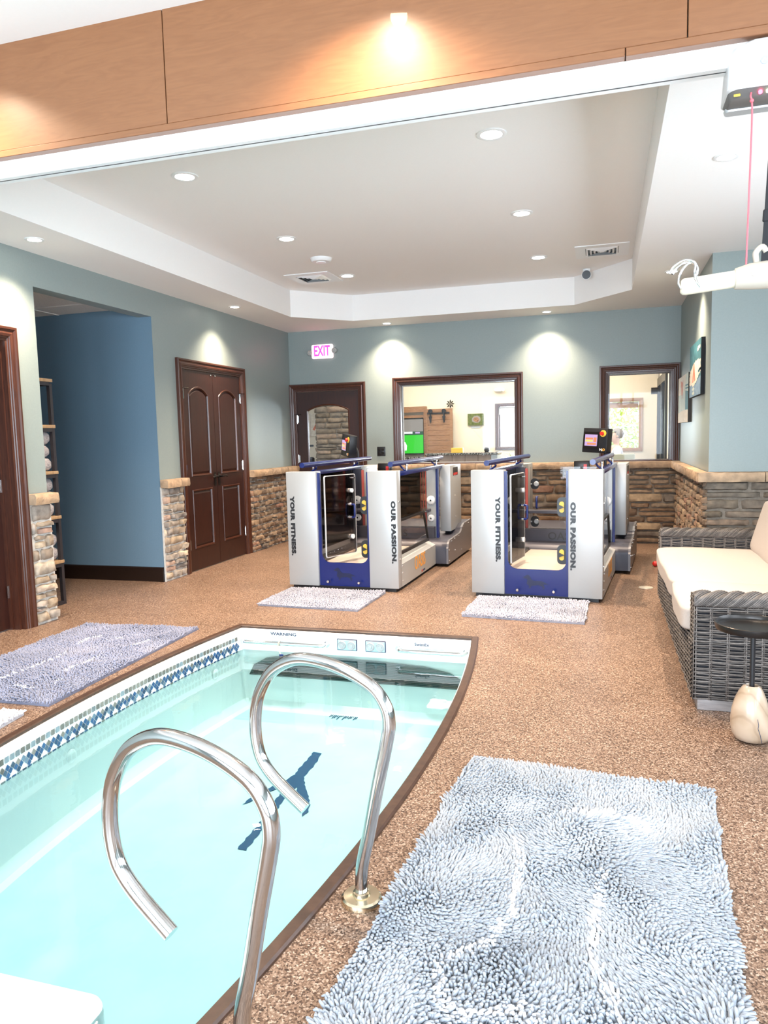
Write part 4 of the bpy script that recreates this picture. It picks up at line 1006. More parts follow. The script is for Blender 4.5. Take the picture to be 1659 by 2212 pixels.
for y0 in (0.0, SLn - .16):     # arm ends seen from the front
    f3 = mapper((.010, y0 + .158, 0), (0, -1, 0), (0, 0, 1), (-1, 0, 0)); bm = BM(); weave(bm, f3, .152, .06, .545 if y0 == 0 else .565)
    for dx, dy in ((.010, .008), (.012, .014), (.016, .006)): tube(bm, [(dx, y0 + dy, .06), (dx, y0 + dy, .55)], .006, 6)
    obj('arm_end_weave', bm, M['wicker'], sofa, smooth=3.2, normals=False)
for x in (.03, .74):
    for y in (.03, SLn - .19): bxo('foot', x, x + .17, y, y + .16, 0, .052, M['legwood'], sofa, .003)

def cushion(name, x0, x1, y0, y1, z0, z1, par, seed=1, lean=None, puff=.010, mat=None):
    rng = random.Random(seed); bm = BM()
    bmesh.ops.create_cube(bm, size=1.0); bmesh.ops.subdivide_edges(bm, edges=bm.edges[:], cuts=15, use_grid_fill=True)
    ph = [rng.uniform(0, 6.28) for _ in range(6)]
    for v in bm.verts:
        x, y, z = v.co * 2
        def sq(p, q_, e=7): return (1 - min(1, abs(q_)) ** e * .5 * abs(p) ** 3 * .25)
        R = .22
        # superellipsoid rounding
        e = 13.0; d = (abs(x) ** e + abs(y) ** e + abs(z) ** e) ** (1 / e); x, y, z = x / d, y / d, z / d
        bulge = puff * (1 - x * x) * (1 - y * y)
        wr = .0035 * math.sin(2.2 * x + 3 * y + ph[0]) + .0014 * math.sin(7 * y - 4 * x + ph[1])
        v.co = Vector(((x0 + x1) / 2 + x * (x1 - x0) / 2 + wr, (y0 + y1) / 2 + y * (y1 - y0) / 2 + wr * .6, (z0 + z1) / 2 + z * (z1 - z0) / 2 + math.copysign(bulge, z) * abs(z) + wr))
    if lean: 
        c = Vector(((x0 + x1) / 2, (y0 + y1) / 2, z0)); bmesh.ops.rotate(bm, cent=c, matrix=Matrix.Rotation(lean, 3, 'Y'), verts=bm.verts)
    return obj(name, bm, mat or M['cushion'], par, smooth=3.2)
cushion('seat_cushion', -.032, .80, .165, .885, .338, .462, sofa, 1)
cushion('seat_cushion', -.030, .80, .885, SLn - .165, .338, .455, sofa, 2)
cushion('back_cushion', .60, .80, 1.27, SLn - .17, .43, .80, sofa, 3, math.radians(16), .05)
cushion('back_cushion', .60, .80, .20, 1.25, .43, .80, sofa, 4, math.radians(16), .05)
# small red toy behind the sofa
# ------------------------------------------------------------------ side table
tb = thing('side_table', 'round black tray side table on a veined stone foot beside the sofa', 'table', (.602, 3.375, 0))
bm = BM(); pr = [(0, .002), (.045, .002), (.068, .012), (.080, .035), (.084, .062), (.082, .095), (.074, .14), (.062, .185), (.048, .218), (.036, .238), (.026, .244), (.022, .238), (.02, .22)]
lathe(bm, pr, n=40); 
for v in bm.verts: v.co.x += .004 * math.sin(v.co.z * 22 + 1) ; v.co.y += .004 * math.cos(v.co.z * 17)
o = obj('stone_foot', bm, M['marble'], tb, smooth=1.2); o['label'] = 'tan veined stone foot'
bm = BM(); cr = [(.010, -.083, .125), (.014, -.086, .10), (.012, -.0875, .085), (.020, -.086, .062), (.026, -.083, .038), (.031, -.074, .018)]
tube(bm, [(a + .0, b + .004 * math.cos(z * 17) , z) for a, b, z in cr], .0011, 5); obj('crack', bm, M['textdark'], o)
bm = BM(); cyl(bm, (0, 0, .23), .0105, .255, 'z', 16); obj('stem', bm, M['black'], tb, smooth=.8)
bm = BM(); lathe(bm, [(0, .478), (.12, .478), (.147, .486), (.152, .500), (.152, .513), (.149, .515), (.146, .511), (.144, .497), (.135, .490), (0, .488)], n=56); obj('tray_top', bm, M['blackmetal'], tb, smooth=.6)
# floor drain cover
bm = BM(); lathe(bm, [(0, .006), (.05, .006), (.058, .004), (.06, 0)], n=32); o = obj('drain_cover', bm, M['plasticcream'], smooth=.5, loc=(.335, 6.60, 0)); tag(o, 'small round beige drain cover in the floor beyond the sofa', 'drain cover')
bm = BM(); bmesh.ops.create_uvsphere(bm, u_segments=16, v_segments=10, radius=.028); o = obj('dog_ball', bm, M['red'], smooth=3.2, loc=(.474, 7.66, .028)); tag(o, 'small red ball on the floor behind the sofa', 'ball')

# ------------------------------------------------------------------ towel shelf in the hall
sh = thing('towel_shelf', 'tall black metal shelf with oak boards standing in the hall', 'shelf', (-4.36, 5.12, 0))
BZ = [(.362, 'shelf_board'), (.735, 'shelf_board'), (1.107, 'shelf_board'), (1.485, 'shelf_board'), (1.860, 'shelf_board')]
for x in (0, -.83):
    for y in (0, -.42): bxo('leg', x - .03, x, y - .03, y, 0, 1.835, M['darksteel'], sh)
for x in (-.03, -.83): bxo('foot_bar', x, x + .03, -.42, -.03, 0, .03, M['darksteel'], sh)
for z, nm in BZ:
    b = bxo(nm, -.83, .004, -.45, .006, z - .012, z + .014, M['shelfwood'], sh, .002)
    bm = BM(); box(bm, -.83, -.03, -.03, -.001, z - .042, z - .012); box(bm, -.03, -.001, -.42, -.03, z - .042, z - .012); box(bm, -.83, -.03, -.45, -.42, z - .042, z - .012); obj('rail', bm, M['darksteel'], b)
def towel(x, y, z, rad, seed, label, sq=.93):
    y += .022; rad += .0025
    rng = random.Random(seed); bm = BM(); n = 28; L_ = .34; prof = [(-.5, .55), (-.47, .85), (-.40, .99), (0, 1.0), (.40, .99), (.47, .85), (.5, .55)]
    rings = []
    for i, (u, s) in enumerate(prof):
        ring = []
        for k in range(n):
            a = 2 * PI * k / n; rr = rad * s * (1 + .05 * math.sin(3 * a + seed) + .03 * math.sin(7 * a + i)) ; cx = rr * math.cos(a) * 1.08; cz = rr * math.sin(a) * sq
            ring.append(bm.verts.new((u * L_, cx, cz)))
        rings.append(ring)
    for A, B in zip(rings, rings[1:]):
        for k in range(n): bm.faces.new((A[k], A[(k + 1) % n], B[(k + 1) % n], B[k]))
    # rolled ends: inset spiral-ish dimples
    for rg, s in ((rings[0], 1), (rings[-1], -1)):
        c = sum((v.co for v in rg), Vector()) / n; prev = rg
        for f, d in ((.75, .004), (.55, -.010), (.3, .006), (.1, -.008)):
            new = [bm.verts.new(c + (v.co - c) * f + Vector((s * d, 0, 0))) for v in rg]
            for k in range(n): bm.faces.new((prev[k], prev[(k + 1) % n], new[(k + 1) % n], new[k]))
            prev = new
        bm.faces.new(prev)
    o = obj('rolled_towel', bm, M['towel'], smooth=3.2, loc=(x, y, z)); tag(o, label, 'towel', 'rolled grey towels on the hall shelf')
for i, (y, z, r, lab) in enumerate([(5.030, 1.394, .058, 'rolled grey towel at the top of the upper stack on the hall shelf'), (5.012, 1.284, .055, 'rolled grey towel in the middle of the upper stack of three'), (5.030, 1.176, .057, 'rolled grey towel at the bottom of the upper stack of three'),
        (5.028, 1.008, .055, 'rolled grey towel at the top of the second stack on the hall shelf'), (5.036, .905, .055, 'rolled grey towel in the middle of the second stack of three'), (5.026, .803, .056, 'rolled grey towel at the bottom of the second stack of three'),
        (5.030, .548, .060, 'upper of the two loose rolled towels on the lowest filled board'), (5.038, .434, .060, 'lower of the two loose rolled towels on the lowest filled board')]):
    towel(-4.562, y, z, r, i + 1, lab)

# ------------------------------------------------------------------ recessed lights
def downlight(x, y, z, r, label, energy, lamp=True, spot=1.95):
    t = thing('recessed_light', label, 'ceiling light', (x, y, z), 0, 'round recessed ceiling lights')
    bm = BM(); lathe(bm, [(r, 0), (r, -.004), (r * .92, -.007), (r * .72, -.006), (r * .68, -.002), (r * .66, .0)], n=40); obj('trim_ring', bm, M['white'], t, smooth=.7)
    bm = BM(); lathe(bm, [(0, -.0045), (r * .70, -.003)], n=36); obj('lens', bm, M['lamp'], t, normals=False)
    if energy:
        l = bpy.data.lights.new('downlight_lamp', 'SPOT'); l.energy = energy; l.color = (1.0, .80, .60); l.spot_size = spot; l.spot_blend = 1.0; l.shadow_soft_size = .035
        lo = bpy.data.objects.new('downlight_lamp', l); COL.objects.link(lo); lo.location = (x, y, z - .012)
TE, SE = 150, 84
for x, y, lab in ((-2.635, 4.445, 'recessed light in the raised tray, over the near pool edge on the hall side'), (-.640, 4.458, 'recessed light in the raised tray closest to the wooden beam on the sofa side'), (-.640, 6.075, 'recessed light in the middle of the tray on the sofa side'),
        (-2.640, 6.070, 'recessed light in the middle of the tray on the hall side'), (-.643, 7.610, 'recessed light in the tray beside the square vent near the camera dome'), (-2.645, 7.655, 'recessed light in the tray touching the square vent corner')):
    downlight(x, y, ZT, .087, lab, TE)
for x, y, lab in ((-3.783, 4.370, 'recessed light in the soffit above the hall opening'), (-3.783, 7.263, 'recessed light in the soffit above the double doors'), (-2.627, 9.060, 'recessed light in the soffit above the large interior window'),
        (-.669, 9.030, 'recessed light in the soffit between the two interior windows'), (.560, 7.282, 'recessed light in the soffit beside the two canvases'), (.596, 4.390, 'recessed light in the soffit beside the lift motor')):
    downlight(x, y, ZS, .064, lab, SE)
for x, y in ((-2.72, 2.46), (-.82, 2.43)):
    l = bpy.data.lights.new('downlight_lamp', 'SPOT'); l.energy = 85; l.color = (1.0, .80, .58); l.spot_size = 2.3; l.spot_blend = 1.0; l.shadow_soft_size = .035
    lo = bpy.data.objects.new('downlight_lamp', l); COL.objects.link(lo); lo.location = (x, y, ZT - .012)

# ------------------------------------------------------------------ vents, smoke alarm, camera
def vent(x, y, s, label):
    t = thing('ceiling_vent', label, 'vent', (x, y, ZT), 0, 'square ceiling air vents')
    fz = mapper((0, 0, 0), (1, 0, 0), (0, 1, 0), (0, 0, 1))
    bm = BM(); plate(bm, lambda a, b, c=0.0: Vector((a, b, -c)), rect(-s, s, -s, s), [rect(-s * .62, s * .62, -s * .62, s * .62)], .008); obj('frame', bm, M['white'], t)
    bm = BM(); plate(bm, lambda a, b, c=0.0: Vector((a, b, -.001)), rect(-s * .62, s * .62, -s * .62, s * .62), [], 0); obj('duct', bm, M['black'], t, normals=False)
    bm = BM()
    for k in (.60, .46, .32, .18):
        o_, i_ = s * k, s * (k - .075); A = [bm.verts.new((a * o_, b * o_, -.003)) for a, b in ((-1, -1), (1, -1), (1, 1), (-1, 1))]; B = [bm.verts.new((a * i_, b * i_, -.017)) for a, b in ((-1, -1), (1, -1), (1, 1), (-1, 1))]
        for j in range(4): bm.faces.new((A[j], A[(j + 1) % 4], B[(j + 1) % 4], B[j]))
    bm.faces.new([bm.verts.new((a * s * .09, b * s * .09, -.015)) for a, b in ((-1, -1), (1, -1), (1, 1), (-1, 1))]); obj('louvres', bm, M['white'], t, normals=False)
vent(-3.006, 7.608, .245, 'square white air vent touching a recessed light near the exit sign')
vent(-.044, 7.563, .245, 'square white air vent above the round black camera')
bm = BM(); lathe(bm, [(0, -.042), (.045, -.042), (.048, -.036), (.085, -.034), (.098, -.022), (.104, 0)], n=40); tag(obj('smoke_detector', bm, M['white'], smooth=.6, loc=(-2.625, 6.84, ZT)), 'round white smoke detector in the tray ceiling', 'smoke detector')
cam_t = thing('security_camera', 'small white security camera with a round black face on the tray ceiling', 'security camera', (-.205, 8.36, ZT))
bm = BM(); lathe(bm, [(0, -.03), (.034, -.03), (.038, 0)], n=24); obj('mount', bm, M['white'], cam_t, smooth=.6)
bm = BM(); tube(bm, [(0, .03, -.055), (0, -.02, -.062), (0, -.075, -.07)], .047, 24, True, 0, [.036, .047, .047]); bd = obj('body', bm, M['white'], cam_t, smooth=.7)
bm = BM(); tube(bm, [(0, -.074, -.07), (0, -.079, -.0705)], .044, 28); obj('lens_face', bm, M['black'], bd, smooth=.7)

# ------------------------------------------------------------------ exit sign, outlet
ex = thing('exit_sign', 'white exit sign with pink-red letters and two emergency lamp heads', 'exit sign', (-3.568, YB, 2.472))
fx_ = mapper((0, -.052, 0), (1, 0, 0), (0, 0, 1), (0, -1, 0))
bm = BM(); box(bm, -.150, .150, -.052, 0, -.092, .092, .022, 4); obj('housing', bm, M['exitface'], ex, smooth=.8)
obj('letters', text_bm('EXIT', .185, lambda a, b, c: fx_(a, b, c + .0005), .001, 'CENTER', .60, .004), M['exitred'], ex)
for s in (-1, 1):
    bm = BM(); Mh = Matrix.Translation((s * .172, -.045, .004 if s > 0 else -.012)) @ Matrix.Rotation(PI / 2, 4, 'X'); lathe(bm, [(0, .020), (.030, .018), (.034, .010), (.038, .0), (.034, -.02), (.015, -.03)], n=24, M4=Mh); hd = obj('lamp_head', bm, M['silver'], ex, smooth=.7)
    bm = BM()
    for k in range(6): bmesh.ops.create_uvsphere(bm, u_segments=8, v_segments=5, radius=.007, matrix=Mh @ Matrix.Translation((.018 * math.cos(k), .018 * math.sin(k), .019)))
    obj('bulbs', bm, M['plasticcream'], hd, smooth=3.2)
ol = thing('wall_outlet', 'black wall outlet plate between the glazed door and the large window', 'outlet', (-2.802, YB, 1.152))
bm = BM(); box(bm, -.055, .055, -.008, 0, -.060, .060, .003, 2); obj('cover_plate', bm, M['black'], ol, smooth=.6)
bm = BM()
for x in (-.024, .024):
    for z in (-.022, .022): box(bm, x - .016, x + .016, -.011, -.007, z - .014, z + .014, .004, 2)
obj('socket', bm, M['blackmetal'], ol)

# ------------------------------------------------------------------ canvases on the pier wall
fc = mapper((PX, 0, 0), (0, -1, 0), (0, 0, 1), (-1, 0, 0))   # a = -Y
def canvas(name, y0, y1, z0, z1, label, paint):
    t = thing(name, label, 'painting', (PX, (y0 + y1) / 2, (z0 + z1) / 2)); o = Vector(t.location)
    g = lambda a, b, c=0.0: fc(-(y1) + a, z0 + b, c) - o
    W, H = y1 - y0, z1 - z0
    bm = BM(); plate(bm, g, rect(0, W, 0, H), [], .034); obj('canvas_edge', bm, M['strap'], t)
    paint(lambda a, b, c=0.0: g(a * W, b * H, .0345 + c), t)
def poly(nm, g, pts, mat, par, lv):
    bm = BM(); plate(bm, lambda a, b, c=0.0: g(a, b, lv * .0006), pts, [], 0); obj(nm, bm, mat, par, normals=False)
def wavy(pts, n=5, amp=.012):
    out = []
    for i, (a, b) in enumerate(zip(pts, pts[1:] + pts[:1])):
        for k in range(n): t = k / n; out.append((a[0] + (b[0] - a[0]) * t + amp * math.sin(i * 2 + k * 2.4) * (0 < k), a[1] + (b[1] - a[1]) * t + amp * .6 * math.cos(i + k * 1.9) * (0 < k)))
    return [(min(1, max(0, x)), min(1, max(0, y))) for x, y in out]
def paint_big(g, t):
    poly('paint_ground', g, rect(0, 1, 0, 1), M['teal'], t, 0)
    poly('paint_sea', g, wavy([(0, .0), (1, 0), (1, .33), (.8, .30), (.55, .22), (0, .25)]), M['canvasblue'], t, 1)
    poly('paint_foam', g, wavy([(0, .25), (.4, .20), (.65, .27), (.85, .36), (1, .40), (1, .62), (.75, .66), (.45, .64), (.2, .56), (0, .46)], 6, .03), M['canvascream'], t, 2)
    for a in (.78, .86): poly('paint_streak', g, wavy([(a, .40), (1, .44), (1, .48), (a, .45)]), M['teal'], t, 3)
    poly('paint_mark', g, [(.28, .27), (.38, .27), (.42, .42), (.46, .27), (.56, .30), (.44, .62), (.38, .62)], M['coral'], t, 3)
    poly('paint_spot', g, wavy([(.72, .80), (.95, .83), (.95, .88), (.78, .89), (.68, .85)]), M['canvascream'], t, 3)
    for z in (.06, .14): poly('paint_diamond', g, [(.25, z), (.38, z - .04), (.50, z), (.38, z + .05)], M['canvasgreen'], t, 3)
def paint_small(g, t):
    poly('paint_ground', g, rect(0, 1, 0, 1), M['canvasgreen'], t, 0)
    poly('paint_foam', g, wavy([(0, .0), (1, 0), (1, .24), (.6, .26), (0, .22)]), M['canvascream'], t, 1)
    poly('paint_sky', g, wavy([(0, .62), (.5, .60), (.72, .80), (.78, 1), (0, 1)]), M['canvascream'], t, 1)
    poly('paint_band', g, [(.74, .26), (1, .26), (1, .62), (.74, .66)], M['teal'], t, 2)
    for b in (.69, .75): poly('paint_stripe', g, [(.74, b), (1, b - .01), (1, b + .02), (.74, b + .03)], M['teal'], t, 2)
    poly('paint_mark', g, wavy([(.25, .92), (.42, .86), (.50, .92), (.46, .62), (.40, .50), (.34, .64)]), M['coral'], t, 2)
canvas('canvas_painting', 7.02, 7.91, 1.642, 2.128, 'larger teal canvas with cream waves and a coral mark', paint_big)
canvas('canvas_painting', 8.03, 9.06, 1.412, 1.905, 'smaller pale canvas hung lower, by the narrow window', paint_small)

# ------------------------------------------------------------------ ceiling lift
lt = thing('lift_track', 'white ceiling lift rail with a slot, mounted under the wooden beam', 'rail', (-.8, 2.835, 2.588))
bm = BM(); X0, X1 = -3.26, 3.12
pf = [(-.032, 0), (-.032, -.068), (-.030, -.071), (-.004, -.071), (-.004, -.055), (.005, -.055), (.005, -.071), (.031, -.071), (.034, -.068), (.034, 0)]
A = [bm.verts.new((X0, y, z)) for y, z in pf]; B = [bm.verts.new((X1, y, z)) for y, z in pf]
for k in range(len(pf)):
    f = bm.faces.new((A[k], A[(k + 1) % len(pf)], B[(k + 1) % len(pf)], B[k])); f.material_index = 1 if k in (3, 4, 5) else 0
bm.faces.new(A); bm.faces.new(B); obj('rail_profile', bm, [M['white'], M['plasticgrey']], lt)
mo = thing('lift_motor', 'white ceiling hoist motor with a grey underside, running on the rail', 'hoist', (.515, 2.835, 2.52))
def ringshape(z, wx, wy, r=.035, n=6): return [(x, y, z) for x, y in rrect(-wx, wx, -wy, wy, r, n)]
def loft(bm, rs, mi=0, capz=(True, True)):
    R = [[bm.verts.new(p) for p in r] for r in rs]
    for A, B in zip(R, R[1:]):
        for k in range(len(A)): f = bm.faces.new((A[k], A[(k + 1) % len(A)], B[(k + 1) % len(B)], B[k])); f.material_index = mi
    if capz[0]: bm.faces.new(R[0][::-1]).material_index = mi
    if capz[1]: bm.faces.new(R[-1]).material_index = mi
bm = BM(); loft(bm, [ringshape(-.098, .138, .088), ringshape(-.092, .143, .094), ringshape(.010, .136, .090), ringshape(.038, .126, .080), ringshape(.060, .085, .060, .03)]); obj('housing', bm, M['motorwhite'], mo, smooth=.7)
bm = BM(); loft(bm, [ringshape(-.117, .126, .056), ringshape(-.113, .131, .062), ringshape(-.0975, .138, .088)]); bs = obj('base_shell', bm, M['plasticgrey'], mo, smooth=.7)
bm = BM(); loft(bm, [[(x, y + .045, z) for x, y, z in ringshape(-.123, .132, .022, .015)], [(x, y + .045, z) for x, y, z in ringshape(-.112, .135, .026, .015)]]); obj('lower_lip', bm, M['silver'], mo, smooth=.7)
fm_ = lambda a, b, c=0.0: Vector((a, -.073 - c * .5, -.1095 - c * .85 + b))
bm = BM(); plate(bm, lambda a, b, c=0.0: fm_(a, b, c), rrect(-.122, -.102, -.003, .003, .002), [], .003); obj('amber_label', bm, M['yellow'], bs)
bm = BM(); tube(bm, [fm_(-.043, 0, -.004), fm_(-.043, 0, .004)], .006, 12); obj('pilot_lamp', bm, principled('pilot_red', (.6, .02, .05), .3, emis=(1, .05, .15), estr=5), bs)
bm = BM(); tube(bm, [fm_(-.022, 0, -.004), fm_(-.022, 0, .004)], .005, 12); obj('status_lamp', bm, principled('status_green', (.6, .9, .3), .3, emis=(.7, 1, .5), estr=2), bs)
bm = BM(); tube(bm, [(-.036, -.095, -.022), (-.036, -.089, -.022)], .013, 20); lg = obj('round_badge', bm, M['textgrey'], mo, smooth=.8)
bm = BM(); tube(bm, smoothpath([(-.044, -.0955, -.028), (-.038, -.096, -.018), (-.032, -.096, -.024), (-.026, -.0955, -.016)], 5), .002, 6); obj('swirl', bm, M['white'], lg, smooth=.8)
bm = BM(); tube(bm, smoothpath([(-.070, -.070, -.108), (-.072, -.078, -.122), (-.067, -.072, -.140), (-.063, -.055, -.20), (-.062, -.03, -.40), (-.062, -.004, -.655)], 8), .0028, 8); bmesh.ops.create_icosphere(bm, subdivisions=2, radius=.0065, matrix=Matrix.Translation((-.068, -.074, -.134))); obj('release_cord', bm, M['pinkcord'], mo, smooth=.9)
bm = BM(); box(bm, -.016, .016, -.003, .003, -.640, -.108); box(bm, -.020, .020, -.008, .008, -.50, -.46, .004)
for v in bm.verts: v.co.x += .022 * (v.co.z + .64) / .53
obj('lift_strap', bm, M['strap'], mo)
sb = thing('spreader_bar', 'cream spreader bar with chrome sling hooks hanging from the hoist strap', 'lift bar', (.515, 2.835, 1.846))
bm = BM(); 
tube(bm, [(-.268, .002, -.020), (-.262, .002, -.020), (-.255, .002, -.0195), (-.09, 0, -.006)], .0285, 24, True, 0, [.020, .0265, .0285, .0285]); obj('bar', bm, M['barcream'], sb, smooth=.8); bm = BM(); tube(bm, [(.268, .002, -.020), (.262, .002, -.020), (.255, .002, -.0195), (.09, 0, -.006)], .0285, 24, True, 0, [.020, .0265, .0285, .0285])
obj('bar', bm, M['barcream'], sb, smooth=.8)
bm = BM(); tube(bm, [(-.098, 0, -.006), (-.095, 0, -.006), (-.088, 0, -.006), (-.05, 0, -.002), (0, 0, 0), (.05, 0, -.002), (.088, 0, -.006), (.095, 0, -.006), (.098, 0, -.006)], .05, 28, True, 0, [.030, .035, .036, .043, .046, .043, .036, .035, .030]); hb = obj('hub', bm, M['plasticcream'], sb, smooth=.9)
bm = BM(); plate(bm, lambda a, b, c=0.0: Vector((a, -.0425 - c, b)), rrect(-.052, .05, -.010, .012, .010), [], .004); obj('hub_inset', bm, M['plasticcream'], hb)
bm = BM(); tube(bm, roundpath([(-.028, 0, .035), (-.034, 0, .075), (-.012, 0, .098), (.0, 0, .075)], .018, 5), .010, 10); o = obj('strap_clip', bm, M['plasticcream'], sb, smooth=3.2)
for s in (-1, 1):
    for yy, ph in ((-.026, 0.0), (.026, .012)):
        bm = BM(); cx = s * (.235 - ph)
        pts = [(cx - s * .028, yy * .9, -.028), (cx - s * .012, yy * 1.15, -.004), (cx - s * .010, yy * 1.25, .024), (cx - s * -.004 - s * .014, yy, .052), (cx + s * .012, yy * .7, .066), (cx + s * .034, yy * .5, .064), (cx + s * .058, yy * .4, .048), (cx + s * .072, yy * .3, .028)]
        tube(bm, smoothpath(pts, 5), .0048, 8); obj('sling_hook', bm, M['chrome'], sb, smooth=.9)
    bm = BM(); tube(bm, smoothpath([(s * .268, -.02, -.03), (s * .276, -.01, -.005), (s * .268, 0, .03), (s * .25, .01, .055), (s * .225, .015, .066)], 5), .004, 8); obj('spring_gate', bm, M['chrome'], sb, smooth=.9)
bm = BM(); plate(bm, lambda a, b, c=0.0: Vector((a, -.0285 - c, b)), rect(-.168, -.118, -.022, -.012), [], .0006); obj('small_print', bm, M['textgrey'], sb)
# ------------------------------------------------------------------ rooms beyond the interior windows
RB = 12.32
wallboxes('wall_reception', [(-7.2, -1.70, RB, RB + .12, 0, 2.8), (-1.70, -.98, RB, RB + .12, 0, 1.13), (-1.70, -.98, RB, RB + .12, 1.79, 2.8), (-.98, -.30, RB, RB + .12, 0, 2.8), (-.30, .50, RB, RB + .12, 0, 1.07), (-.30, .50, RB, RB + .12, 1.80, 2.8), (.50, .90, RB, RB + .12, 0, 2.8),
    (.78, .90, YB + T, 10.55, 0, 2.8), (.78, .90, 10.55, RB, 2.12, 2.8), (.78, .90, 12.2, RB, 0, 2.8), (-7.3, -7.2, YB + T, RB, 0, 2.8)], M['cream'], 'cream reception room walls')
bm = BM(); box(bm, -7.3, 2.5, YB + T, RB + .1, 2.78, 2.86); struct(obj('ceiling', bm, M['ceil']), 'white reception room ceiling')
l = bpy.data.lights.new('reception_lamp', 'AREA'); l.shape = 'RECTANGLE'; l.size = 4.5; l.size_y = 1.6; l.energy = 55; l.color = (1, .93, .82)
lo = bpy.data.objects.new('reception_lamp', l); COL.objects.link(lo); lo.location = (-1.8, 10.9, 2.74)
fR = mapper((0, RB, 0), (1, 0, 0), (0, 0, 1), (0, -1, 0))
# television in its wooden niche
tv = thing('television', 'flat television showing a green field, seen through the large window', 'television', (-3.3, RB, 1.3)); O_ = Vector(tv.location)
g = lambda a, b, c=0.0: fR(a, b, c) - O_
bm = BM(); plate(bm, g, rect(-3.85, -2.945, 1.03, 1.642), [], .05); obj('bezel', bm, M['black'], tv)
for nm, r_, m_, lv in (('screen_sky', rect(-3.83, -2.962, 1.42, 1.625), 'tvsky', 1), ('screen_trees', rect(-3.83, -2.962, 1.36, 1.42), 'tvdark', 1), ('screen_grass', rect(-3.83, -2.962, 1.05, 1.36), 'tvgreen', 1), ('screen_light', rect(-3.3, -3.15, 1.385, 1.415), 'tvwhite', 2), ('screen_figure', [(-3.40, 1.12), (-3.26, 1.10), (-3.25, 1.18), (-3.28, 1.24), (-3.36, 1.25), (-3.40, 1.2)], 'tvwhite', 2), ('screen_glow', rect(-3.10, -3.02, 1.385, 1.41), 'dispA', 2)):
    bm = BM(); plate(bm, lambda a, b, c=0.0: g(a, b, .051 + .001 * lv), r_, [], 0); obj(nm, bm, M[m_], tv, normals=False)
nc = thing('media_surround', 'barn wood surround round the television', 'cabinet', (-3.3, RB, 0)); O_ = Vector(nc.location)
bxo('header_board', -.7, .40, -.10, 0, 1.74, 1.835, M['barnwood'], nc); bxo('lower_board', -.7, .37, -.07, 0, 1.648, 1.69, M['barnwood'], nc); bxo('side_post', .36, .41, -.10, 0, .0, 1.74, M['barnwood'], nc); bxo('base_cabinet', -.7, .86, -.32, 0, 0, .995, M['darkmarble'], nc)
bd = thing('barn_door', 'sliding plank barn door on black strap hangers', 'door', (-2.675, RB - .10, 0))
bm = BM()
for k in range(9): box(bm, -.20, .20, -.035, -.005, 1.0 + .0 + k * .086, 1.0 + k * .086 + .083, .003, 1)
box(bm, -.215, -.185, -.04, 0, .99, 1.785); box(bm, .185, .235, -.04, 0, .99, 1.785); box(bm, -.2, .2, -.042, 0, 1.735, 1.785)
obj('planks', bm, M['barnwood'], bd)
bxo('track', -.19, .19, -.055, -.045, 1.70, 1.722, M['black'], bd)
for x in (-.13, .10):
    bm = BM(); box(bm, x - .012, x + .012, -.07, -.052, 1.56, 1.745); cyl(bm, (x, -.08, 1.745), .036, .02, 'y', 20); plate(bm, lambda a, b, c=0.0: Vector((x + a, -.071 - c, b)), [(-.03, 1.66), (0, 1.54), (.03, 1.66)], [], .01); obj('hanger', bm, M['black'], bd)
st = BM()
for k in range(8):
    a = k * PI / 4; d = Vector((math.cos(a), 0, math.sin(a))); p = Vector((-d.z, 0, d.x)); c = Vector((0, -.0, 0)); vs = [st.verts.new(x) for x in (c, d * .045 + p * .012, d * .075, d * .045 - p * .012)]; f1 = st.faces.new(vs)
bmesh.ops.solidify(st, geom=st.faces[:], thickness=.01); tag(obj('star_ornament', st, M['blackmetal'], loc=(-2.485, RB - .07, 1.860)), 'dark metal star standing on top of the barn door', 'ornament')
dp = thing('dog_picture', 'small canvas of a brown dog lying in grass', 'picture', (-2.07, RB, 1.59)); 
bxo('canvas_edge', -.132, .132, -.03, 0, -.096, .096, M['grass'], dp)
gd = lambda a, b, c=0.0: Vector((a, -.031 - c, b))
for nm, pts, m_, lv in (('painted_body', [(-.06, -.03), (.0, -.055), (.055, -.05), (.085, -.01), (.075, .04), (.03, .065), (-.03, .055), (-.06, .02)], 'hair', 1), ('painted_head', [(-.02, -.03), (.04, -.045), (.06, .0), (.03, .04), (-.02, .035), (-.04, .0)], 'barnwood', 2), ('painted_eye', rrect(.0, .012, .0, .012, .004), 'black', 3), ('painted_nose', rrect(.028, .045, -.03, -.018, .004), 'black', 3)):
    bm = BM(); plate(bm, lambda a, b, c=0.0: gd(a, b, lv * .0006), pts, [], 0); obj(nm, bm, M[m_], dp, normals=False)
bm = BM(); plate(bm, lambda a, b, c=0.0: fR(a, b, c), rrect(-2.155, -2.0, 1.448, 1.475, .012), [], .008); tag(obj('name_plaque', bm, M['silver']), 'small silver plaque under the dog picture', 'plaque')
em = thing('emergency_light', 'white twin-head emergency light on the reception wall', 'emergency light', (-1.69, RB, 2.058))
bm = BM(); tube(bm, [(-.06, -.03, 0), (-.05, -.04, 0), (0, -.045, 0), (.05, -.04, 0), (.06, -.03, 0)], .03, 18, True, 0, [.01, .028, .034, .03, .012]); obj('housing', bm, M['white'], em, smooth=.9)
bm = BM(); tube(bm, [(.055, -.04, 0), (.085, -.075, 0)], .028, 18); obj('lamp_head', bm, M['white'], em, smooth=.7)
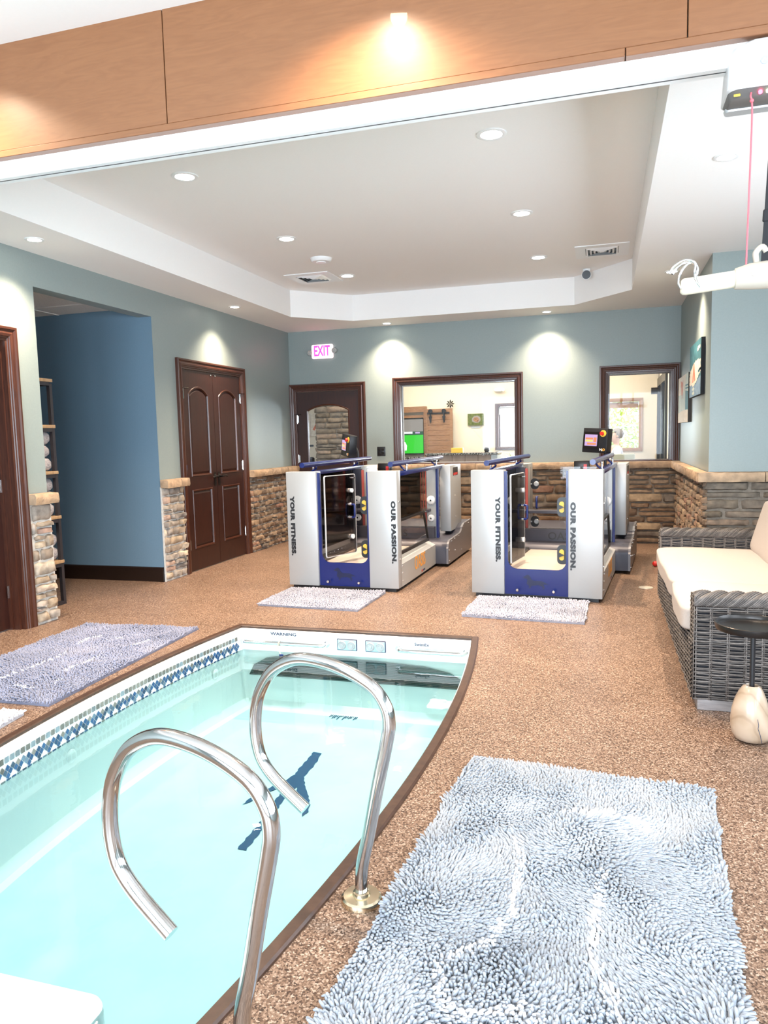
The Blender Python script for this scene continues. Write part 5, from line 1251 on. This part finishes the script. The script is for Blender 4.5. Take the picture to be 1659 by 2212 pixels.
# bright window
def far_window(n, a0, a1, b0, b1, lab, shade, mat):
    w = struct(thing('window_%d' % n, lab, 'window')); del w['category']
    bm = BM(); casing(bm, fR, a0, a1, b0, b1, [(-.004, -.11), (-.004, .012), (.02, .02), (.05, .02), (.052, 0)], True); obj('casing', bm, mat, w)
    bm = BM(); plate(bm, lambda a, b, c=0.0: fR(a, b, c - .08), rect(a0, a1, b0, b1), [], 0); obj('pane', bm, M['pane'], w, normals=False)
    if shade: bxo('roller_shade', a0 + .01, a1 - .01, RB + .03, RB + .05, b1 - shade, b1 - .01, M['barnwood'] if n > 8 else M['gridwhite'], w)
    bxo('meeting_rail', a0, a0 + .03, RB + .05, RB + .09, b0, b1, mat, w)
    return w
far_window(8, -1.70, -.98, 1.13, 1.79, 'bright window in the reception room', .13, M['trimwood'])
w9 = far_window(9, -.30, .50, 1.07, 1.80, 'wooden-framed window added in place of one reflected in the narrow window', .10, M['barnwood'])  # built as a window in place of one mirrored in the pane
# foliage added in place of greenery reflected in the window glass
bm = BM(); rr = random.Random(9)
for i in range(5200):
    c = Vector((rr.uniform(-1.1, 1.3), rr.uniform(13.1, 14.2), rr.uniform(.03, 2.2))); a = rr.uniform(0, 6.28); s = rr.uniform(.025, .055)
    d = Vector((math.cos(a), rr.uniform(-.6, .6), math.sin(a) * .9)).normalized(); p = d.cross(Vector((rr.uniform(-1, 1), 1, rr.uniform(-1, 1)))).normalized()
    bm.faces.new([bm.verts.new(c - d * s), bm.verts.new(c + p * s * .45), bm.verts.new(c + d * s), bm.verts.new(c - p * s * .45)])
hg = obj('reflection_hedge', bm, M['leaf'], normals=False); hg['kind'] = 'stuff'; tag(hg, 'yellow-green foliage added in place of a reflection in the narrow window', 'hedge')
l = bpy.data.lights.new('hedge_fill_light', 'AREA'); l.size = 3; l.energy = 110; l.color = (1, .97, .85); lo = bpy.data.objects.new('hedge_fill_light', l); COL.objects.link(lo); lo.location = (-.2, 13.0, 4.2); lo.rotation_euler = (math.radians(-15), 0, 0)  # added area light that brightens the stand-in foliage
# black glazed side door
sd = struct(thing('door_4', 'black framed glass door at the side of the reception room', 'door')); del sd['category']
fS = mapper((.78, 0, 0), (0, -1, 0), (0, 0, 1), (-1, 0, 0))
bm = BM(); plate(bm, lambda a, b, c=0.0: fS(a, b, c - .02), rect(-12.2, -10.55, 0, 2.12), [rect(-12.10, -11.42, .25, 2.0), rect(-11.32, -10.65, .25, 2.0)], .05); obj('frame', bm, M['black'], sd)
bm = BM(); plate(bm, fS, rect(-12.15, -10.6, .2, 2.05), [], 0); obj('pane', bm, M['tint'], sd, normals=False)
bm = BM(); cyl(bm, fS(-11.95, 1.93, .03), .05, .10, (-1, 0, 0), 16); obj('closer', bm, M['black'], sd)
# reception counter and the things on it
ct = thing('reception_counter', 'reception counter with a speckled dark stone top and grey-brown panels', 'counter', (-2.05, 11.2, 0))
bm = BM(); box(bm, -.62, .50, -.05, .45, 1.035, 1.068, .004); obj('stone_top', bm, M['darkmarble'], ct)
for k in range(4): bxo('front_panel', -.40 + k * .20, -.405 + (k + 1) * .20, -.02, .02, 0, 1.035, M['greyCab'], ct)
bxo('end_panel', -.60, -.41, -.02, .4, 0, 1.03, M['black'], ct); bxo('end_panel', .40, .49, -.03, .4, 0, 1.03, M['silver'], ct)
bm = BM(); box(bm, -.09, .09, -.05, .05, 0, .075, .004); tag(obj('yellow_box', bm, M['yellow'], loc=(-2.19, 11.30, 1.068)), 'yellow cardboard box on the reception counter', 'box')
pt = thing('twig_vase', 'small dark pot with long bare twigs on the counter', 'vase', (-1.74, 11.32, 1.068))
bm = BM(); lathe(bm, [(0, 0), (.03, 0), (.042, .03), (.035, .07), (.028, .075), (.024, .07)], n=20); obj('pot', bm, M['blackmetal'], pt, smooth=.8)
bm = BM()
for dx, dz in ((-.22, .30), (-.10, .34), (-.16, .22), (-.05, .18)): tube(bm, smoothpath([(0, 0, .06), (dx * .3, 0, .06 + dz * .45), (dx, .01, .06 + dz)], 4), .0022, 5)
obj('twigs', bm, M['plasticcream'], pt)
pp_ = thing('potted_plant', 'spiky green plant in a pot under the bright window', 'plant', (-1.42, 11.9, .0))
bm = BM(); lathe(bm, [(0, 0), (.10, 0), (.13, .85), (.11, .86), (.10, .82)], n=20); obj('pot', bm, M['greyCab'], pp_, smooth=.8)
bm = BM(); rr = random.Random(4)
for k in range(46):
    a = rr.uniform(0, 6.28); e = rr.uniform(.05, .16); h = rr.uniform(.12, .24); d = Vector((math.cos(a), math.sin(a), 0)); s = Vector((-d.y, d.x, 0)) * .006
    p = [Vector((0, 0, .82)), d * e * .5 + Vector((0, 0, .82 + h * .8)), d * e + Vector((0, 0, .82 + h))]
    bm.faces.new([bm.verts.new(p[0] - s), bm.verts.new(p[0] + s), bm.verts.new(p[1] + s), bm.verts.new(p[1] - s)]); bm.faces.new([bm.verts.new(p[1] - s), bm.verts.new(p[1] + s), bm.verts.new(p[2])])
obj('leaves', bm, M['leaf'], pp_, normals=False)
# chair and the seated person
ch = thing('desk_chair', 'olive-grey desk chair back seen through the narrow window', 'chair', (.245, 11.55, 0))
bm = BM(); box(bm, -.17, .17, -.02, .02, .62, 1.005, .018, 3); 
for v in bm.verts: v.co.y += .35 * v.co.x * v.co.x * 2
obj('backrest', bm, M['greychair'], ch, smooth=.8); bm = BM(); box(bm, -.21, .21, -.42, .0, .44, .49, .02, 3); obj('seat', bm, M['greychair'], ch, smooth=.8)
bm = BM(); cyl(bm, (0, -.2, .08), .03, .37, 'z', 12); box(bm, -.02, .02, -.06, .01, .46, .66); obj('post', bm, M['black'], ch, smooth=.8)
for k in range(5):
    a = k * 2 * PI / 5; bm = BM(); tube(bm, [(0, -.2, .09), (.25 * math.cos(a), -.2 + .25 * math.sin(a), .05)], .018, 8); bmesh.ops.create_uvsphere(bm, u_segments=10, v_segments=8, radius=.026, matrix=Matrix.Translation((.25 * math.cos(a), -.2 + .25 * math.sin(a), .026))); obj('caster_leg', bm, M['black'], ch, smooth=.8)

def skin_body(name, joints, edges, parent, mat, root=0, lv=2):
    me = bpy.data.meshes.new(name); me.from_pydata([j[0] for j in joints], edges, []); o = bpy.data.objects.new(name, me); COL.objects.link(o)
    md = o.modifiers.new('s', 'SKIN'); md.use_smooth_shade = True
    for v, j in zip(me.skin_vertices[0].data, joints): v.radius = (j[1], j[1] * j[2] if len(j) > 2 else j[1])
    me.skin_vertices[0].data[root].use_root = True
    s = o.modifiers.new('d', 'SUBSURF'); s.levels = lv; s.render_levels = lv
    bpy.context.view_layer.update()
    m2 = bpy.data.meshes.new_from_object(o.evaluated_get(bpy.context.evaluated_depsgraph_get())); m2.materials.clear(); m2.materials.append(mat)
    bpy.data.objects.remove(o); bpy.data.meshes.remove(me)
    r = bpy.data.objects.new(name, m2); COL.objects.link(r); r.parent = parent
    for p in m2.polygons: p.use_smooth = True
    return r
pe = thing('person', 'seated person in a white shirt, seen through the narrow window beside the screen', 'person', (.150, 11.95, .12), math.radians(-80))
J = [((0, 0, .52), .13, .8), ((0, 0, .66), .12, .75), ((0, 0, .82), .135, .75), ((0, .0, .95), .12, .7), ((0, .01, 1.0), .050), ((0, .012, 1.035), .044),   # pelvis..neck
     ((-.16, 0, .955), .055), ((-.20, -.02, .72), .042), ((-.14, -.22, .66), .032), ((-.11, -.29, .66), .03),
     ((.16, 0, .955), .055), ((.20, -.02, .72), .042), ((.14, -.22, .66), .032), ((.11, -.29, .66), .03),
     ((-.10, -.05, .52), .085), ((-.11, -.42, .50), .062), ((-.11, -.43, -.03), .042), ((-.11, -.53, -.078), .035),
     ((.10, -.05, .52), .085), ((.11, -.42, .50), .062), ((.11, -.43, -.03), .042), ((.11, -.53, -.078), .035),
     ((0, -.008, 1.085), .066, 1.1), ((0, -.005, 1.155), .080, 1.12), ((0, 0, 1.215), .058)]
Eg = [(0, 1), (1, 2), (2, 3), (3, 4), (4, 5), (3, 6), (6, 7), (7, 8), (8, 9), (3, 10), (10, 11), (11, 12), (12, 13), (0, 14), (14, 15), (15, 16), (16, 17), (0, 18), (18, 19), (19, 20), (20, 21), (5, 22), (22, 23), (23, 24)]
for s in (-1, 1):
    b = 9 if s < 0 else 13; x0 = s * .11
    for k, (dx, l) in enumerate(((-.024, .055), (-.009, .068), (.007, .064), (.022, .05))):
        J.append(((x0 + dx * s * -1, -.325, .655), .009)); J.append(((x0 + dx * s * -1, -.325 - l * .6, .648), .008)); J.append(((x0 + dx * s * -1, -.325 - l, .630), .007)); n0 = len(J) - 3
        Eg += [(b, n0), (n0, n0 + 1), (n0 + 1, n0 + 2)]
    J.append(((x0 - s * .035, -.30, .650), .010)); J.append(((x0 - s * .042, -.335, .645), .008)); Eg += [(b, len(J) - 2), (len(J) - 2, len(J) - 1)]
body = skin_body('body', J, Eg, pe, M['skin'])
J2 = [(p, r * 1.12, *o) for p, r, *o in (J[0:4] + [J[6], J[7], J[8], J[10], J[11], J[12]])]
skin_body('shirt', J2, [(0, 1), (1, 2), (2, 3), (3, 4), (4, 5), (5, 6), (3, 7), (7, 8), (8, 9)], pe, M['shirt'])
J3 = [(p, r * 1.13, *o) for p, r, *o in (J[0:2] + J[14:17] + J[18:21])]
skin_body('trousers', J3, [(0, 1), (0, 2), (2, 3), (3, 4), (0, 5), (5, 6), (6, 7)], pe, M['textdark'])
bm = BM(); bmesh.ops.create_uvsphere(bm, u_segments=20, v_segments=14, radius=1.0)
for v in bm.verts:
    x, y, z = v.co; v.co = Vector((x * .092, .018 + y * .100, 1.180 + z * .088))
bmesh.ops.delete(bm, geom=[v for v in bm.verts if v.co.y < -.03 and v.co.z < 1.205 or v.co.z < 1.105], context='VERTS'); obj('hair', bm, M['hair'], pe, smooth=3.2)
bm = BM(); tube(bm, [(0, -.085, 1.150), (0, -.105, 1.120), (0, -.088, 1.113)], .011, 8, True, 0, [.006, .012, .008])
for s in (-1, 1): bmesh.ops.create_uvsphere(bm, u_segments=8, v_segments=6, radius=.016, matrix=Matrix.Translation((s * .083, .005, 1.140)))
obj('nose_and_ears', bm, M['skin'], pe, smooth=3.2)
bm = BM()
for s in (-1, 1): bmesh.ops.create_uvsphere(bm, u_segments=8, v_segments=6, radius=.008, matrix=Matrix.Translation((s * .03, -.078, 1.152)))
obj('eyes', bm, M['black'], pe, smooth=3.2)
bm = BM(); tube(bm, [(-.022, -.080, 1.087), (0, -.086, 1.085), (.022, -.080, 1.087)], .004, 6); obj('mouth', bm, M['coral'], pe, smooth=3.2)
bm = BM(); box(bm, -.2, .2, -.2, .2, .52, .56, .01); 
for x in (-.17, .17):
    for y in (-.17, .17): cyl(bm, (x, y, 0), .015, .53, 'z', 8)
so = obj('stool', bm, M['barnwood'], loc=(.150, 11.95, 0)); tag(so, 'low wooden stool under the seated person', 'stool')
# stone column and the painting behind the glazed door
cl = struct(thing('column_1', 'grey-brown stone column beyond the glazed door', 'column', (-4.58, 11.45, 0))); del cl['category']
rng = random.Random(31); bm = BM(); stones(bm, mapper((0, 0, 0), (1, 0, 0), (0, 0, 1), (0, -1, 0)), .95, 0, 2.76, rng, .03, (.07, .11), (.2, .5)); stones(bm, mapper((0, .5, 0), (0, -1, 0), (0, 0, 1), (-1, 0, 0)), .5, 0, 2.76, rng, .03, (.07, .11), (.2, .4)); obj('stone_facing', bm, M['stonegrey'], cl, smooth=1.2)
bxo('core', .004, .95, .004, .5, 0, 2.76, M['mortar'], cl)
lp = thing('floral_picture', 'pale canvas print on the cream wall beyond the glazed door', 'picture', (-5.0, RB, 1.58))
bxo('canvas', -.25, .25, -.03, 0, -.20, .20, M['canvascream'], lp)
bm = BM(); plate(bm, lambda a, b, c=0.0: Vector((a, -.031, b)), [(.02, -.08), (.06, -.02), (.10, .06), (.14, .08), (.12, .0), (.06, -.1)], [], 0); obj('painted_petal', bm, M['coral'], lp, normals=False)
bm = BM(); plate(bm, lambda a, b, c=0.0: Vector((a, -.031, b)), rect(-.02, -.014, -.2, .2), [], 0); obj('panel_line', bm, M['greyCab'], lp, normals=False)
bm = BM(); plate(bm, lambda a, b, c=0.0: fR(a, b, c), rrect(-5.06, -4.98, 1.20, 1.235, .01), [], .01); tag(obj('switch_plate', bm, M['black']), 'small dark switch plate under the pale canvas print', 'switch')
bm = BM(); box(bm, -.25, .25, -.05, .05, .5, 1.03, .03, 3); box(bm, -.25, .25, -.5, .02, .42, .5, .02, 2)
for x in (-.22, .22):
    for y in (-.46, .02): cyl(bm, (x, y, 0), .018, .43, 'z', 8)
tag(obj('waiting_chair', bm, M['darksteel'], loc=(-4.98, 11.7, 0)), 'dark grey chair beside the stone column beyond the glazed door', 'chair')

# ------------------------------------------------------------------ daylight, world, camera
W = bpy.data.worlds.new('sky'); SC.world = W; W.use_nodes = True
bg = W.node_tree.nodes['Background']; bg.inputs['Color'].default_value = (.80, .90, 1.0, 1); bg.inputs['Strength'].default_value = 1.6
def daylight(name, loc, rot, sx, sy, e, col=(.74, .87, 1.0)):
    l = bpy.data.lights.new(name, 'AREA'); l.shape = 'RECTANGLE'; l.size = sx; l.size_y = sy; l.energy = e; l.color = col
    o = bpy.data.objects.new(name, l); COL.objects.link(o); o.location = loc; o.rotation_euler = rot
for a, b in RW: daylight('window_daylight', (XR + .10, (a + b) / 2, 1.40), (0, PI / 2 - .10, 0), 1.3, b - a, 8 * (b - a))
for a, b in BW: daylight('window_daylight', ((a + b) / 2, YR - .10, 1.32), (PI / 2 + .04, 0, 0), b - a, 2.1, 42 * (b - a))
for a, b, z0, z1 in ((-1.70, -.98, 1.13, 1.79),): daylight('window_daylight', ((a + b) / 2, RB + .30, 1.46), (-PI / 2, 0, 0), b - a + .3, 1.0, 60)

cd = bpy.data.cameras.new('camera'); co = bpy.data.objects.new('camera', cd); COL.objects.link(co)
cd.sensor_fit = 'HORIZONTAL'; cd.sensor_width = 36.0; cd.lens = 1599.25 * 36.0 / 1659.0; cd.clip_start = .02; cd.clip_end = 200
yw, pt_, rl = (math.radians(v) for v in (16.73172637, -5.74320578, -1.39847359))
fw_ = Vector((-math.sin(yw) * math.cos(pt_), math.cos(yw) * math.cos(pt_), math.sin(pt_))); rt = Vector((math.cos(yw), math.sin(yw), 0)); up = rt.cross(fw_)
r2 = rt * math.cos(rl) + up * math.sin(rl); u2 = -rt * math.sin(rl) + up * math.cos(rl)
mw = Matrix((r2, u2, -fw_)).transposed().to_4x4(); mw.translation = Vector((0, 0, 1.33)); co.matrix_world = mw
SC.camera = co
vs = SC.view_settings; vs.view_transform = 'Standard'; vs.look = 'None'; vs.gamma = 1.0; vs.use_curve_mapping = False; vs.exposure = 1.58
SC.render.film_transparent = False
try:
    SC.cycles.max_bounces = 10; SC.cycles.transparent_max_bounces = 16; SC.cycles.sample_clamp_indirect = 6.0; SC.cycles.use_denoising = True
    SC.cycles.caustics_reflective = False; SC.cycles.caustics_refractive = False
except Exception: pass
